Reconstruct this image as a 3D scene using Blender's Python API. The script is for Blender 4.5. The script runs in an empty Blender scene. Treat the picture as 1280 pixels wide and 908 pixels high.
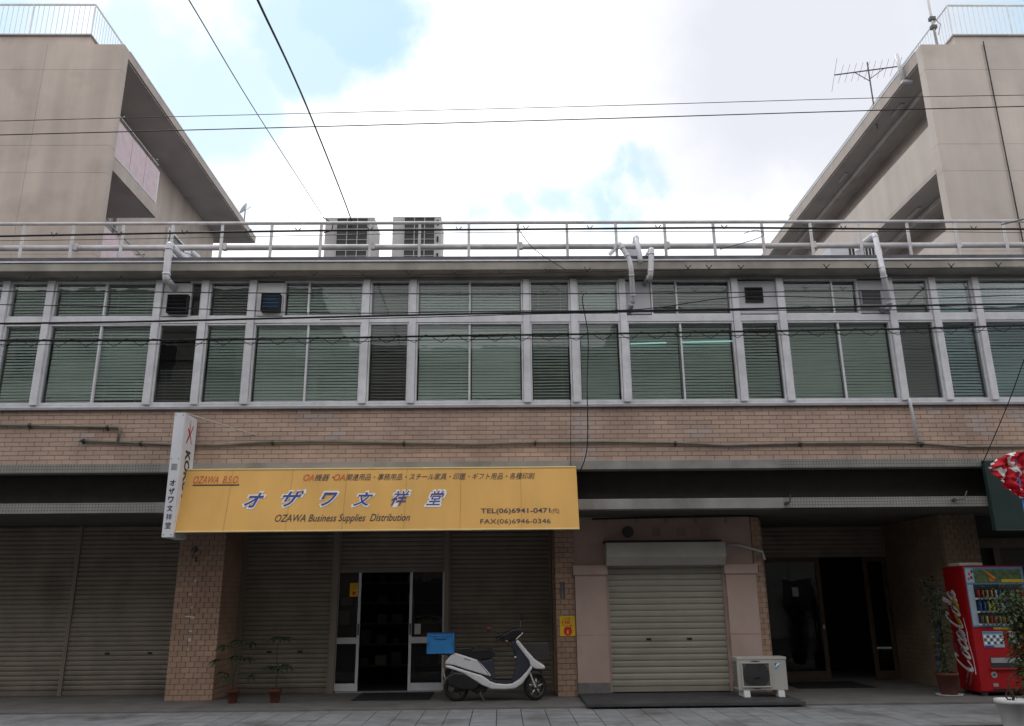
import bpy, bmesh, math, random
from math import radians, sin, cos, pi, sqrt
from mathutils import Vector, Matrix
random.seed(7)
SC = bpy.context.scene
COL = SC.collection

# ------------------------------------------------------------------ camera
CAM = Vector((0, 0, 1.6))
FPX = 1024.0                                   # focal length in pixels of the 1280 px wide photograph
pit, yaw, rol = radians(16.18), radians(.843), radians(.539)
Fv = Vector((sin(yaw)*cos(pit), cos(yaw)*cos(pit), sin(pit)))
R0 = Vector((cos(yaw), -sin(yaw), 0)); D0 = Fv.cross(R0)
Rv = R0*cos(rol) + D0*sin(rol); Dv = D0*cos(rol) - R0*sin(rol)
cd = bpy.data.cameras.new('camera'); cam = bpy.data.objects.new('camera', cd); COL.objects.link(cam)
cd.sensor_width = 36; cd.lens = FPX/1280*36; cd.clip_start = .1; cd.clip_end = 2000
cam.matrix_world = Matrix(((Rv.x, -Dv.x, -Fv.x, CAM.x), (Rv.y, -Dv.y, -Fv.y, CAM.y), (Rv.z, -Dv.z, -Fv.z, CAM.z), (0, 0, 0, 1)))
SC.camera = cam
def ray(x, y): return Fv + Rv*((x-640)/FPX) + Dv*((y-454)/FPX)
def at(x, y, Y):                               # the point at depth Y that shows at photo pixel x, y
    d = ray(x, y); return CAM + d*(Y/d.y)
def atX(x, y, X):
    d = ray(x, y); return CAM + d*(X/d.x)

# ------------------------------------------------------------------ sky, sun, exposure
SUN_EL, SUN_AZ = radians(58), radians(-35)     # behind the building, a little to the left, veiled by cloud
w = bpy.data.worlds.new('World'); SC.world = w; w.use_nodes = True
nt = w.node_tree; N = nt.nodes; N.clear(); Lk = nt.links.new
def wn(t, **k):
    n = N.new(t)
    for a, b in k.items(): setattr(n, a, b)
    return n
out = wn('ShaderNodeOutputWorld'); bg = wn('ShaderNodeBackground'); Lk(bg.outputs[0], out.inputs[0])
sky = wn('ShaderNodeTexSky', sky_type='NISHITA', sun_disc=False, sun_elevation=SUN_EL, sun_rotation=SUN_AZ)
tc = wn('ShaderNodeTexCoord')
nz = wn('ShaderNodeTexNoise'); nz.inputs['Scale'].default_value = 3.2; nz.inputs['Detail'].default_value = 8; nz.inputs['Roughness'].default_value = .55
Lk(tc.outputs['Generated'], nz.inputs['Vector'])
nzb = wn('ShaderNodeTexNoise'); nzb.inputs['Scale'].default_value = 1.7; nzb.inputs['Detail'].default_value = 5
Lk(tc.outputs['Generated'], nzb.inputs['Vector'])
# warped direction for ragged openings in the cloud
nzw = wn('ShaderNodeTexNoise'); nzw.inputs['Scale'].default_value = 7.0; nzw.inputs['Detail'].default_value = 9; nzw.inputs['Roughness'].default_value = .6
Lk(tc.outputs['Generated'], nzw.inputs['Vector'])
wv = wn('ShaderNodeVectorMath', operation='SUBTRACT'); Lk(nzw.outputs['Color'], wv.inputs[0]); wv.inputs[1].default_value = (.5, .5, .5)
ws = wn('ShaderNodeVectorMath', operation='SCALE'); Lk(wv.outputs[0], ws.inputs[0]); ws.inputs['Scale'].default_value = .17
wa = wn('ShaderNodeVectorMath', operation='ADD'); Lk(tc.outputs['Generated'], wa.inputs[0]); Lk(ws.outputs[0], wa.inputs[1])
def patches(lst, lo, hi):
    acc = None
    for (x, y, rad, st) in lst:
        d = ray(x, y).normalized()
        dn = wn('ShaderNodeVectorMath', operation='DISTANCE'); Lk(wa.outputs[0], dn.inputs[0]); dn.inputs[1].default_value = d
        mr = wn('ShaderNodeMapRange', interpolation_type='SMOOTHSTEP'); Lk(dn.outputs['Value'], mr.inputs['Value'])
        mr.inputs['From Min'].default_value = rad*lo; mr.inputs['From Max'].default_value = rad*hi; mr.inputs['To Max'].default_value = st
        if acc is None: acc = mr.outputs[0]
        else:
            mx = wn('ShaderNodeMath', operation='MAXIMUM'); Lk(acc, mx.inputs[0]); Lk(mr.outputs[0], mx.inputs[1]); acc = mx.outputs[0]
    return acc
hole = patches(((440, 15, .095, 1), (370, 60, .09, .9), (270, 130, .10, .8), (200, 60, .07, .75), (300, 215, .07, .5), (-350, 60, .3, 1), (640, -620, .3, 1), (1700, 0, .3, 1), (200, -500, .25, 1)), 1.2, .5)
wisp = patches(((600, 268, .04, .7), (655, 264, .04, .7), (700, 260, .045, .75), (735, 252, .046, .8), (765, 242, .044, .8), (795, 228, .038, .75), (820, 216, .03, .6)), 1.1, .2)
hm = wn('ShaderNodeMath', operation='MAXIMUM'); Lk(hole, hm.inputs[0]); Lk(wisp, hm.inputs[1]); hole = hm.outputs[0]
thin = patches(((1000, 60, .27, 1), (1250, -60, .2, 1), (1100, 200, .12, .6), (100, -600, .4, 1), (-600, -200, .4, 1), (1500, -700, .5, 1)), 1.25, .3)
cr = wn('ShaderNodeValToRGB'); Lk(nzb.outputs['Fac'], cr.inputs[0])
cr.color_ramp.elements[0].position = .35; cr.color_ramp.elements[0].color = (10.4, 10.5, 10.8, 1)
cr.color_ramp.elements[1].position = .62; cr.color_ramp.elements[1].color = (12.6, 12.6, 12.6, 1)
skg = wn('ShaderNodeMixRGB', blend_type='MULTIPLY'); skg.inputs[0].default_value = 1; Lk(sky.outputs[0], skg.inputs[1]); skg.inputs[2].default_value = (2.0, 1.9, 1.6, 1)
haz = wn('ShaderNodeMixRGB'); haz.inputs[0].default_value = .75; Lk(skg.outputs[0], haz.inputs[1]); haz.inputs[2].default_value = (5.0, 7.4, 9.0, 1)
thm = wn('ShaderNodeMixRGB'); Lk(thin, thm.inputs[0]); Lk(cr.outputs[0], thm.inputs[1]); thm.inputs[2].default_value = (7.3, 7.5, 8.15, 1)
mixc = wn('ShaderNodeMixRGB'); Lk(hole, mixc.inputs[0]); Lk(thm.outputs[0], mixc.inputs[1]); Lk(haz.outputs[0], mixc.inputs[2])
Lk(mixc.outputs[0], bg.inputs[0]); bg.inputs[1].default_value = .114
sl = bpy.data.lights.new('sun', 'SUN'); sl.energy = 1.2; sl.angle = radians(14); sl.color = (1, .96, .9)
so = bpy.data.objects.new('sun', sl); COL.objects.link(so)
sd = Vector((sin(SUN_AZ)*cos(SUN_EL), cos(SUN_AZ)*cos(SUN_EL), sin(SUN_EL)))
so.rotation_euler = sd.to_track_quat('Z', 'Y').to_euler()
vs = SC.view_settings; vs.view_transform = 'Standard'; vs.look = 'None'; vs.gamma = 1; vs.exposure = 0; vs.use_curve_mapping = False

# ------------------------------------------------------------------ materials
MATS = {}
def mat(name, col, rough=.65, metal=0, var=.12, scale=5, streak=0, bump=0, bscale=60, spec=.4, rnd=None, emit=None, stain=0, staincol=(.06, .05, .045)):
    if name in MATS: return MATS[name]
    m = bpy.data.materials.new(name); m.use_nodes = True; t = m.node_tree; n = t.nodes; L = t.links.new
    b = n['Principled BSDF']; b.inputs['Roughness'].default_value = rough; b.inputs['Metallic'].default_value = metal
    b.inputs['Specular IOR Level'].default_value = spec
    geo = n.new('ShaderNodeNewGeometry')
    def noise(sc, det=4, vec=None):
        a = n.new('ShaderNodeTexNoise'); a.inputs['Scale'].default_value = sc; a.inputs['Detail'].default_value = det
        L(vec or geo.outputs['Position'], a.inputs['Vector']); return a
    c = n.new('ShaderNodeRGB'); c.outputs[0].default_value = (*col, 1); cur = c.outputs[0]
    def hsv(cur, fac, lo, hi, a=.3, z=.7):
        mr = n.new('ShaderNodeMapRange'); L(fac, mr.inputs['Value']); mr.inputs['From Min'].default_value = a; mr.inputs['From Max'].default_value = z
        mr.inputs['To Min'].default_value = lo; mr.inputs['To Max'].default_value = hi
        x = n.new('ShaderNodeMixRGB'); x.blend_type = 'MULTIPLY'; x.inputs[0].default_value = 1; L(cur, x.inputs[1]); L(mr.outputs[0], x.inputs[2]); return x.outputs[0]
    if rnd:
        a = n.new('ShaderNodeAttribute'); a.attribute_type = rnd; a.attribute_name = 'rnd'
        cur = hsv(cur, a.outputs['Fac'], .90, 1.08, 0, 1)
    if var: cur = hsv(cur, noise(scale).outputs['Fac'], 1-var, 1+var)
    if streak:
        mp = n.new('ShaderNodeVectorMath'); mp.operation = 'MULTIPLY'; L(geo.outputs['Position'], mp.inputs[0]); mp.inputs[1].default_value = (1.5, 1.5, .16)
        cur = hsv(cur, noise(1.6, 6, mp.outputs[0]).outputs['Fac'], 1-streak, 1+streak*.5)
    if stain:
        nn = noise(1.1, 9); mr = n.new('ShaderNodeMapRange'); L(nn.outputs['Fac'], mr.inputs['Value'])
        mr.inputs['From Min'].default_value = .52; mr.inputs['From Max'].default_value = .74; mr.inputs['To Max'].default_value = stain
        x = n.new('ShaderNodeMixRGB'); L(mr.outputs[0], x.inputs[0]); L(cur, x.inputs[1]); x.inputs[2].default_value = (*staincol, 1); cur = x.outputs[0]
    L(cur, b.inputs['Base Color'])
    rn = noise(scale*2.3, 5); rr = n.new('ShaderNodeMapRange'); L(rn.outputs['Fac'], rr.inputs['Value']); rr.inputs['To Min'].default_value = max(.02, rough-.15); rr.inputs['To Max'].default_value = min(1, rough+.15); L(rr.outputs[0], b.inputs['Roughness'])
    if bump:
        bn = n.new('ShaderNodeBump'); bn.inputs['Strength'].default_value = bump; bn.inputs['Distance'].default_value = .01
        L(noise(bscale, 6).outputs['Fac'], bn.inputs['Height']); L(bn.outputs[0], b.inputs['Normal'])
    if emit: b.inputs['Emission Color'].default_value = (*col, 1); b.inputs['Emission Strength'].default_value = emit
    MATS[name] = m; return m
def glass(name, tint, ior=1.5, rough=.0):
    if name in MATS: return MATS[name]
    m = bpy.data.materials.new(name); m.use_nodes = True; t = m.node_tree; n = t.nodes; L = t.links.new
    n.remove(n['Principled BSDF']); o = n['Material Output']
    tr = n.new('ShaderNodeBsdfTransparent'); tr.inputs[0].default_value = (*tint, 1)
    g = n.new('ShaderNodeBsdfGlossy'); g.inputs['Roughness'].default_value = rough
    f = n.new('ShaderNodeFresnel'); f.inputs[0].default_value = ior
    geo = n.new('ShaderNodeNewGeometry'); z = n.new('ShaderNodeTexNoise'); z.inputs['Scale'].default_value = 1.6; L(geo.outputs['Position'], z.inputs['Vector'])
    bn = n.new('ShaderNodeBump'); bn.inputs['Strength'].default_value = .05; bn.inputs['Distance'].default_value = .05; L(z.outputs['Fac'], bn.inputs['Height'])
    L(bn.outputs[0], g.inputs['Normal']); L(bn.outputs[0], f.inputs['Normal'])
    x = n.new('ShaderNodeMixShader'); L(f.outputs[0], x.inputs[0]); L(tr.outputs[0], x.inputs[1]); L(g.outputs[0], x.inputs[2]); L(x.outputs[0], o.inputs[0])
    MATS[name] = m; return m
def mosaic(name, col, jcol, sx, sz):           # small square ceramic tiles, too small to pick apart
    m = mat(name, col, .45, 0, .1, 4, stain=.35); t = m.node_tree; n = t.nodes; L = t.links.new; b = n['Principled BSDF']
    geo = n.new('ShaderNodeNewGeometry'); sp = n.new('ShaderNodeSeparateXYZ'); L(geo.outputs['Position'], sp.inputs[0])
    ms = []
    for ax, s in (('X', sx), ('Z', sz)):
        d = n.new('ShaderNodeMath'); d.operation = 'DIVIDE'; L(sp.outputs[ax], d.inputs[0]); d.inputs[1].default_value = s
        fr = n.new('ShaderNodeMath'); fr.operation = 'FRACT'; L(d.outputs[0], fr.inputs[0])
        c = n.new('ShaderNodeMath'); c.operation = 'LESS_THAN'; L(fr.outputs[0], c.inputs[0]); c.inputs[1].default_value = .14; ms.append(c.outputs[0])
    mx = n.new('ShaderNodeMath'); mx.operation = 'MAXIMUM'; L(ms[0], mx.inputs[0]); L(ms[1], mx.inputs[1])
    old = b.inputs['Base Color'].links[0].from_socket
    x = n.new('ShaderNodeMixRGB'); L(mx.outputs[0], x.inputs[0]); L(old, x.inputs[1]); x.inputs[2].default_value = (*jcol, 1); L(x.outputs[0], b.inputs['Base Color'])
    iv = n.new('ShaderNodeMath'); iv.operation = 'SUBTRACT'; iv.inputs[0].default_value = 1; L(mx.outputs[0], iv.inputs[1])
    bn = n.new('ShaderNodeBump'); bn.inputs['Strength'].default_value = .5; bn.inputs['Distance'].default_value = .004; L(iv.outputs[0], bn.inputs['Height']); L(bn.outputs[0], b.inputs['Normal'])
    return m

m_alu = mat('aluminium', (.74, .74, .78), .42, .1, .08, 8, streak=.1, stain=.2)
m_alud = mat('dull_aluminium', (.36, .36, .38), .5, .3, .1, 6, stain=.25)
m_panel = mat('panel_white', (.58, .58, .62), .55, 0, .05, 3, streak=.06, stain=.15)
m_rail = mat('rail_grey', (.60, .58, .59), .5, .1, .12, 5, stain=.4)
m_pvc = mat('duct_plastic', (.66, .66, .70), .4, 0, .06, 6, stain=.2)
m_pvcd = mat('duct_wrap', (.22, .22, .23), .7, 0, .15, 12)
m_corn = mat('cornice_concrete', (.40, .37, .33), .85, 0, .12, 3, streak=.18, bump=.2, stain=.4)
m_cap = mat('roof_membrane', (.10, .10, .115), .7, 0, .25, 4, stain=.3, staincol=(.25, .25, .26))
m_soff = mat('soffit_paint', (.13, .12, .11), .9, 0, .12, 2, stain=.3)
m_conc = mat('ledge_concrete', (.30, .295, .28), .85, 0, .12, 3, streak=.12, bump=.3, stain=.5)
m_slab = mat('apron_concrete', (.165, .157, .15), .9, 0, .15, 3, bump=.3, stain=.4)
m_mos = mosaic('mosaic_tile', (.29, .285, .265), (.10, .095, .085), .048, .048)
m_mort = mat('mortar', (.21, .16, .13), .95, 0, .15, 8)
TILE = (.49, .35, .28)
m_tile = mat('facade_tile', TILE, .42, 0, .13, 1.3, rnd='OBJECT', stain=.25, staincol=(.16, .10, .075))
m_tileg = mat('facade_tile_far', TILE, .42, 0, .13, 1.3, rnd='GEOMETRY', stain=.25, staincol=(.16, .10, .075))
m_tilep = mat('facade_tile_pale', (.46, .37, .34), .5, 0, .08, 3, rnd='OBJECT')
m_tilepg = mat('facade_tile_pale_far', (.46, .37, .34), .5, 0, .08, 3, rnd='GEOMETRY')
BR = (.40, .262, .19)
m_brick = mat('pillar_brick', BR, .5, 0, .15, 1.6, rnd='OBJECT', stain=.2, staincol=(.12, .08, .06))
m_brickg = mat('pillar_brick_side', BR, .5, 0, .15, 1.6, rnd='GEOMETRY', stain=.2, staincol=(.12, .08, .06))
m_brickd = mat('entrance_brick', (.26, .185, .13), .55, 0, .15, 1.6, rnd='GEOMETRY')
m_slat = mat('shutter_brown', (.26, .222, .182), .5, .1, .1, 3, rnd='OBJECT', streak=.12, stain=.45)
m_slatg = mat('shutter_cream', (.33, .31, .26), .5, .05, .06, 3, rnd='OBJECT', stain=.2)
m_guide = mat('shutter_guide', (.27, .225, .185), .45, .2, .08, 3)
m_box = mat('shutter_box_cream', (.42, .405, .36), .5, 0, .06, 3, stain=.2)
m_black = mat('black_paint', (.012, .012, .012), .6)
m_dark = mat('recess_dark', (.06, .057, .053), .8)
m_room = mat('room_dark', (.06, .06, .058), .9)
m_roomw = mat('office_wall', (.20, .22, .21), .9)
m_pink = mat('pink_plaster', (.48, .355, .31), .85, 0, .07, 2, streak=.06, bump=.15, bscale=120, stain=.2)
m_pinkd = mat('pink_patch', (.40, .29, .255), .85, 0, .1, 4)
m_gtile = mat('grey_base_tile', (.17, .165, .16), .6, 0, .15, 8)
m_step = mat('step_stone', (.055, .055, .058), .7, 0, .2, 6, stain=.3, staincol=(.12, .12, .12))
m_wood = mat('door_brown', (.085, .06, .042), .5, 0, .2, 4)
m_glass = glass('window_glass', (.97, .992, .983), 1.5)
m_glassd = glass('door_glass', (.5, .52, .52), 1.45)
m_glassv = glass('display_glass', (.92, .95, .95), 1.35)
m_blind = mat('blind_green', (.82, .94, .89), .5, 0, .06, 1.5)
m_blindd = mat('blind_grey', (.34, .36, .35), .55, 0, .06, 1.5)
m_blindm = mat('blind_mid', (.64, .75, .70), .55, 0, .06, 1.5)
m_blindb = mat('blind_blue', (.66, .84, .90), .5, 0, .06, 1.5)
m_wing = mat('wing_plaster', (.50, .425, .375), .9, 0, .13, .55, streak=.13, bump=.3, bscale=40, stain=.6, staincol=(.30, .25, .225))
m_wingr = mat('wing_plaster_pale', (.55, .485, .44), .9, 0, .10, .55, streak=.10, bump=.3, bscale=40, stain=.55, staincol=(.36, .31, .28))
m_wsof = mat('wing_soffit', (.44, .415, .395), .9, 0, .08, 1, stain=.2)
m_wfas = mat('wing_fascia', (.44, .38, .345), .85, 0, .1, 2, streak=.1)
m_bpan = mat('balcony_panel_pink', (.58, .45, .48), .6, 0, .08, 6, bump=.2, bscale=50)
m_grail = mat('roof_railing', (.68, .70, .72), .45, .2, .08, 5)
m_cable = mat('cable_black', (.012, .012, .013), .6)
m_cond = mat('conduit_grey', (.20, .19, .16), .55, .1, .15, 7, stain=.3)
m_rod = mat('galvanised_rod', (.55, .53, .5), .4, .5, .1, 9)
m_yel = mat('awning_yellow', (.80, .455, .125), .6, 0, .06, 1.2, streak=.1, bump=.12, bscale=90, stain=.12, staincol=(.5, .27, .07))
m_yeltop = mat('awning_yellow_faded', (.80, .62, .30), .65, 0, .06, 3)
m_seam = mat('awning_seam', (.50, .28, .075), .7)
m_rust = mat('awning_underside', (.30, .09, .035), .8, 0, .2, 3)
m_tblue = mat('letter_blue', (.045, .06, .28), .5, 0, .05, 3)
m_twhite = mat('letter_white', (.86, .86, .86), .5, 0, .05, 3)
m_tdark = mat('letter_dark', (.05, .045, .07), .5, 0, .05, 3)
m_tred = mat('letter_orange', (.62, .13, .035), .5, 0, .15, 14)
m_sign = mat('sign_white', (.76, .77, .82), .45, 0, .05, 2, streak=.08, stain=.12)
m_red = mat('machine_red', (.36, .007, .012), .35, 0, .05, 3)
m_redf = mat('flag_red', (.60, .014, .03), .7, 0, .12, 6)
m_lred = mat('logo_red', (.65, .03, .03), .5)
m_blue = mat('crate_blue', (.035, .22, .52), .45, 0, .08, 6)
m_blued = mat('crate_blue_dark', (.02, .11, .28), .5)
m_pole = mat('flag_pole_blue', (.06, .17, .5), .4)
m_green = mat('canopy_green', (.012, .032, .029), .7, 0, .12, 2)
m_tyre = mat('tyre_rubber', (.015, .015, .015), .85)
m_silver = mat('scooter_silver', (.72, .71, .73), .3, .12, .04, 4)
m_navy = mat('scooter_dark_plastic', (.035, .04, .055), .5)
m_seat = mat('scooter_seat_vinyl', (.02, .02, .022), .35)
m_metal = mat('dark_metal', (.09, .09, .09), .45, .6)
m_chrome = mat('bright_metal', (.55, .55, .55), .3, .8)
m_ambr = mat('tail_lamp', (.22, .03, .02), .25)
m_acw = mat('unit_cream', (.46, .445, .41), .5, 0, .05, 3, stain=.15)
m_acroof = mat('unit_grey', (.50, .49, .48), .55, 0, .08, 3, stain=.3)
m_grille = mat('grille_dark', (.05, .05, .052), .6)
m_fan = mat('fan_grey', (.12, .12, .115), .6)
m_cyan = mat('logo_cyan', (.10, .42, .65), .4)
m_terra = mat('terracotta', (.10, .032, .022), .75, 0, .15, 8)
m_potw = mat('pot_white', (.70, .70, .70), .5, 0, .06, 5, stain=.2)
m_soil = mat('soil', (.035, .025, .02), .95, 0, .3, 30)
m_leaf = mat('leaf_green', (.026, .048, .018), .5, 0, .35, 14)
m_leafd = mat('leaf_dark', (.03, .055, .022), .5, 0, .35, 14)
m_leafy = mat('leaf_variegated', (.07, .10, .035), .5, 0, .4, 16)
m_stem = mat('stem', (.05, .04, .025), .8)
m_mat = mat('door_mat_black', (.025, .025, .025), .95, 0, .2, 40, bump=.4)
m_stick = mat('sticker_yellow', (.75, .48, .02), .5)
m_paper = mat('paper', (.55, .54, .5), .8)
m_tilegr = mat('paving_stone', (.25, .255, .265), .85, 0, .15, 5, rnd='OBJECT', bump=.3, stain=.7)
m_joint = mat('paving_joint', (.05, .047, .045), .95)
m_road = mat('asphalt', (.05, .05, .052), .9, 0, .2, 20, bump=.4)
m_opp = mat('opposite_plaster', (.30, .28, .26), .9, 0, .1, 1)
m_opp2 = mat('opposite_brown', (.20, .16, .13), .9, 0, .1, 1)
m_lamp = mat('lamp_diffuser', (.42, .42, .41), .4)

# ------------------------------------------------------------------ mesh helpers
WM = {}
class MB:
    def __init__(s): s.v = []; s.f = []; s.r = []
    def quad(s, a, b, c, d, r=0):
        n = len(s.v); s.v += [tuple(a), tuple(b), tuple(c), tuple(d)]; s.f.append((n, n+1, n+2, n+3)); s.r.append(r)
    def box(s, x0, x1, y0, y1, z0, z1, r=0):
        n = len(s.v)
        s.v += [(x0, y0, z0), (x1, y0, z0), (x1, y1, z0), (x0, y1, z0), (x0, y0, z1), (x1, y0, z1), (x1, y1, z1), (x0, y1, z1)]
        for q in ((3, 2, 1, 0), (4, 5, 6, 7), (0, 1, 5, 4), (1, 2, 6, 5), (2, 3, 7, 6), (3, 0, 4, 7)): s.f.append(tuple(n+i for i in q)); s.r.append(r)
        return s
    def tube(s, pts, r, n=8, cap=True):
        pts = [Vector(p) for p in pts]; rs = r if isinstance(r, (list, tuple)) else [r]*len(pts)
        up = None; base = len(s.v)
        for i, p in enumerate(pts):
            t = (pts[min(i+1, len(pts)-1)] - pts[max(i-1, 0)]).normalized()
            if up is None:
                up = Vector((0, 0, 1)) if abs(t.z) < .9 else Vector((1, 0, 0))
            a = t.cross(up)
            if a.length < 1e-4: a = t.orthogonal()
            a.normalize(); b = a.cross(t).normalized(); up = b
            for k in range(n):
                q = 2*pi*k/n; s.v.append(tuple(p + a*cos(q)*rs[i] + b*sin(q)*rs[i]))
        for i in range(len(pts)-1):
            for k in range(n):
                A = base+i*n+k; B = base+i*n+(k+1) % n; s.f.append((A, B, B+n, A+n)); s.r.append(0)
        if cap:
            s.f.append(tuple(base+k for k in range(n))); s.r.append(0)
            s.f.append(tuple(base+(len(pts)-1)*n+k for k in reversed(range(n)))); s.r.append(0)
        return s
    def lathe(s, prof, c=(0, 0, 0), axis='Z', n=24, cap=True):
        base = len(s.v); c = Vector(c)
        for (r, h) in prof:
            for k in range(n):
                q = 2*pi*k/n
                if axis == 'Z': p = Vector((r*cos(q), r*sin(q), h))
                elif axis == 'Y': p = Vector((r*cos(q), h, r*sin(q)))
                else: p = Vector((h, r*cos(q), r*sin(q)))
                s.v.append(tuple(c+p))
        for i in range(len(prof)-1):
            for k in range(n):
                A = base+i*n+k; B = base+i*n+(k+1) % n; s.f.append((A, B, B+n, A+n)); s.r.append(0)
        if cap:
            s.f.append(tuple(base+k for k in reversed(range(n)))); s.r.append(0)
            s.f.append(tuple(base+(len(prof)-1)*n+k for k in range(n))); s.r.append(0)
        return s
    def prism(s, poly, y0, y1, f=None):        # a side outline in X, Z extruded along Y
        n = len(s.v); k = len(poly)
        for y in (y0, y1): s.v += [(p[0], y, p[1]) for p in poly]
        s.f.append(tuple(n+i for i in range(k))); s.f.append(tuple(n+k+i for i in reversed(range(k)))); s.r += [0, 0]
        for i in range(k): s.f.append((n+i, n+(i+1) % k, n+k+(i+1) % k, n+k+i)); s.r.append(0)
        return s
    def xprism(s, poly, x0, x1):               # an outline in Y, Z extruded along X
        n = len(s.v); k = len(poly)
        for x in (x0, x1): s.v += [(x, p[0], p[1]) for p in poly]
        s.f.append(tuple(n+i for i in reversed(range(k)))); s.f.append(tuple(n+k+i for i in range(k))); s.r += [0, 0]
        for i in range(k): s.f.append((n+i, n+k+i, n+k+(i+1) % k, n+(i+1) % k)); s.r.append(0)
        return s
    def mesh(s, name, m, smooth=False, rnd=False, fix=True):
        me = bpy.data.meshes.new(name); me.from_pydata(s.v, [], s.f)
        if fix:
            bm = bmesh.new(); bm.from_mesh(me); bmesh.ops.recalc_face_normals(bm, faces=bm.faces); bm.to_mesh(me); bm.free()
        me.materials.append(m)
        if rnd:
            a = me.attributes.new('rnd', 'FLOAT', 'FACE'); a.data.foreach_set('value', [float(x) for x in s.r])
        if smooth: me.polygons.foreach_set('use_smooth', [True]*len(me.polygons))
        me.update(); return me
    def build(s, name, m, parent=None, smooth=False, bevel=0, rnd=False, local=False, loc=None, fix=True):
        o = link(name, s.mesh(name, m, smooth, rnd, fix), parent, loc, local)
        if bevel:
            b = o.modifiers.new('bevel', 'BEVEL'); b.width = bevel; b.segments = 2; b.limit_method = 'ANGLE'; b.angle_limit = radians(40)
        return o
def link(name, data, parent=None, loc=None, local=False, rot=None):
    o = bpy.data.objects.new(name, data); COL.objects.link(o)
    M4 = Matrix.Translation(Vector(loc)) if loc is not None else Matrix.Identity(4)
    if loc is not None: o.location = loc
    if parent is not None:
        o.parent = parent
        if not local: o.matrix_parent_inverse = WM[parent].inverted(); WM[o] = M4
        else: WM[o] = WM[parent] @ M4
    else: WM[o] = M4
    return o
def tag(o, label, cat, group=None):
    o['label'] = label; o['category'] = cat
    if group: o['group'] = group
    return o
def thing(name, label, cat, loc, group=None, rotz=0):
    o = bpy.data.objects.new(name, None); COL.objects.link(o); o.location = loc; o.rotation_euler = (0, 0, rotz)
    o.empty_display_size = .2
    WM[o] = Matrix.Translation(Vector(loc)) @ Matrix.Rotation(rotz, 4, 'Z'); return tag(o, label, cat, group)
def struct(o): o['kind'] = 'structure'; return o
def stuff(o): o['kind'] = 'stuff'; return o
def B(name, m, parent, x0, x1, y0, y1, z0, z1, bevel=0, local=False):
    return MB().box(min(x0, x1), max(x0, x1), y0, y1, min(z0, z1), max(z0, z1)).build(name, m, parent, bevel=bevel, local=local)
def text(name, body, O, U, V, wd, ht, m, parent, off=0, shear=0, depth=.003, local=False, res=3):
    cu = bpy.data.curves.new('t', 'FONT'); cu.body = body; cu.size = 1; cu.offset = off; cu.shear = shear; cu.resolution_u = res
    to = bpy.data.objects.new('t', cu); COL.objects.link(to)
    dg = bpy.context.evaluated_depsgraph_get(); dg.update()
    me = bpy.data.meshes.new_from_object(to.evaluated_get(dg)); bpy.data.objects.remove(to); bpy.data.curves.remove(cu)
    xs = [v.co.x for v in me.vertices]; ys = [v.co.y for v in me.vertices]
    O, U, V = Vector(O), Vector(U).normalized(), Vector(V).normalized(); Wn = U.cross(V)
    sx = wd/(max(xs)-min(xs)) if wd else None; sy = ht/(max(ys)-min(ys)) if ht else sx
    if sx is None: sx = sy
    x0, y0 = min(xs), min(ys)
    for v in me.vertices: v.co = O + U*((v.co.x-x0)*sx) + V*((v.co.y-y0)*sy) + Wn*depth
    me.materials.clear(); me.materials.append(m); me.name = name
    for p in me.polygons: p.material_index = 0
    o = link(name, me, parent, None, local)
    if len(body) > 3: o['kind'] = 'stuff'
    return o
def copy_tree(o, parent=None):
    c = o.copy(); COL.objects.link(c); c.parent = parent
    for ch in list(o.children): copy_tree(ch, c)
    return c

# ------------------------------------------------------------------ setting: road, pavement, apron
GY = 13.6                                      # front plane of the overhanging upper storey
g = MB(); g.quad((-300, -300, -.12), (300, -300, -.12), (300, 300, -.12), (-300, 300, -.12)); struct(g.build('road', m_road))
pv = struct(B('pavement', m_joint, None, -40, 40, 9.0, GY-.005, -.11, -.012))
st_me = MB().box(-.176, .176, -.176, .176, -.03, .0).mesh('paving_stone', m_tilegr)
TS = .364
for r in range(6):
    for k in range(-23, 24):
        x = k*TS*1.0 + .1; y = GY-.19-r*TS
        if abs(x) > 8.3*(y/13.6)+.2 : continue
        o = link('paving_stone', st_me, pv, (x, y, random.uniform(-.0015, .0015))); o['rnd'] = random.random()
fs = MB()
for r in range(6):
    for k in range(-110, 111):
        x = k*TS + .1; y = GY-.19-r*TS
        if abs(x) > 8.3*(y/13.6)+.2 and abs(x) < 20: fs.box(x-.179, x+.179, y-.179, y+.179, -.03, 0)
stuff(fs.build('paving_stones_beyond', m_tilegr, pv))
apron = struct(B('apron', m_slab, None, -40, 40, GY, 17.6, -.1, .03, bevel=.006))

# ------------------------------------------------------------------ main building
SOF = 3.03
bld = thing('shop_building', 'long two storey shop and office block with tan tiled band and aluminium window strip', 'building', (0, 15.5, 0))
XL, XR = -14.0, 14.0
# covered walk soffit, ledges, dark recess band
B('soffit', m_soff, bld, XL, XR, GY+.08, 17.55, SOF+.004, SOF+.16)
def ledge(z0, z1, name):
    B(name, m_mos, bld, XL, -5.62, GY-.03, GY+.2, z0, z1)
    B(name, m_conc, bld, -5.618, 4.66, GY-.04, GY+.2, z0-.004, z1, bevel=.006)
    B(name, m_mos, bld, 4.662, XR, GY-.03, GY+.2, z0, z1)
ledge(SOF, 3.195, 'lower_ledge'); ledge(3.69, 3.835, 'upper_ledge')
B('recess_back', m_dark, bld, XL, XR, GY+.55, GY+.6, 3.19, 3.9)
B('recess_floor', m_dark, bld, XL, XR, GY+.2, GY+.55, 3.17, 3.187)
B('recess_top', m_dark, bld, XL, XR, GY+.2, GY+.55, 3.72, 3.8)
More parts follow.
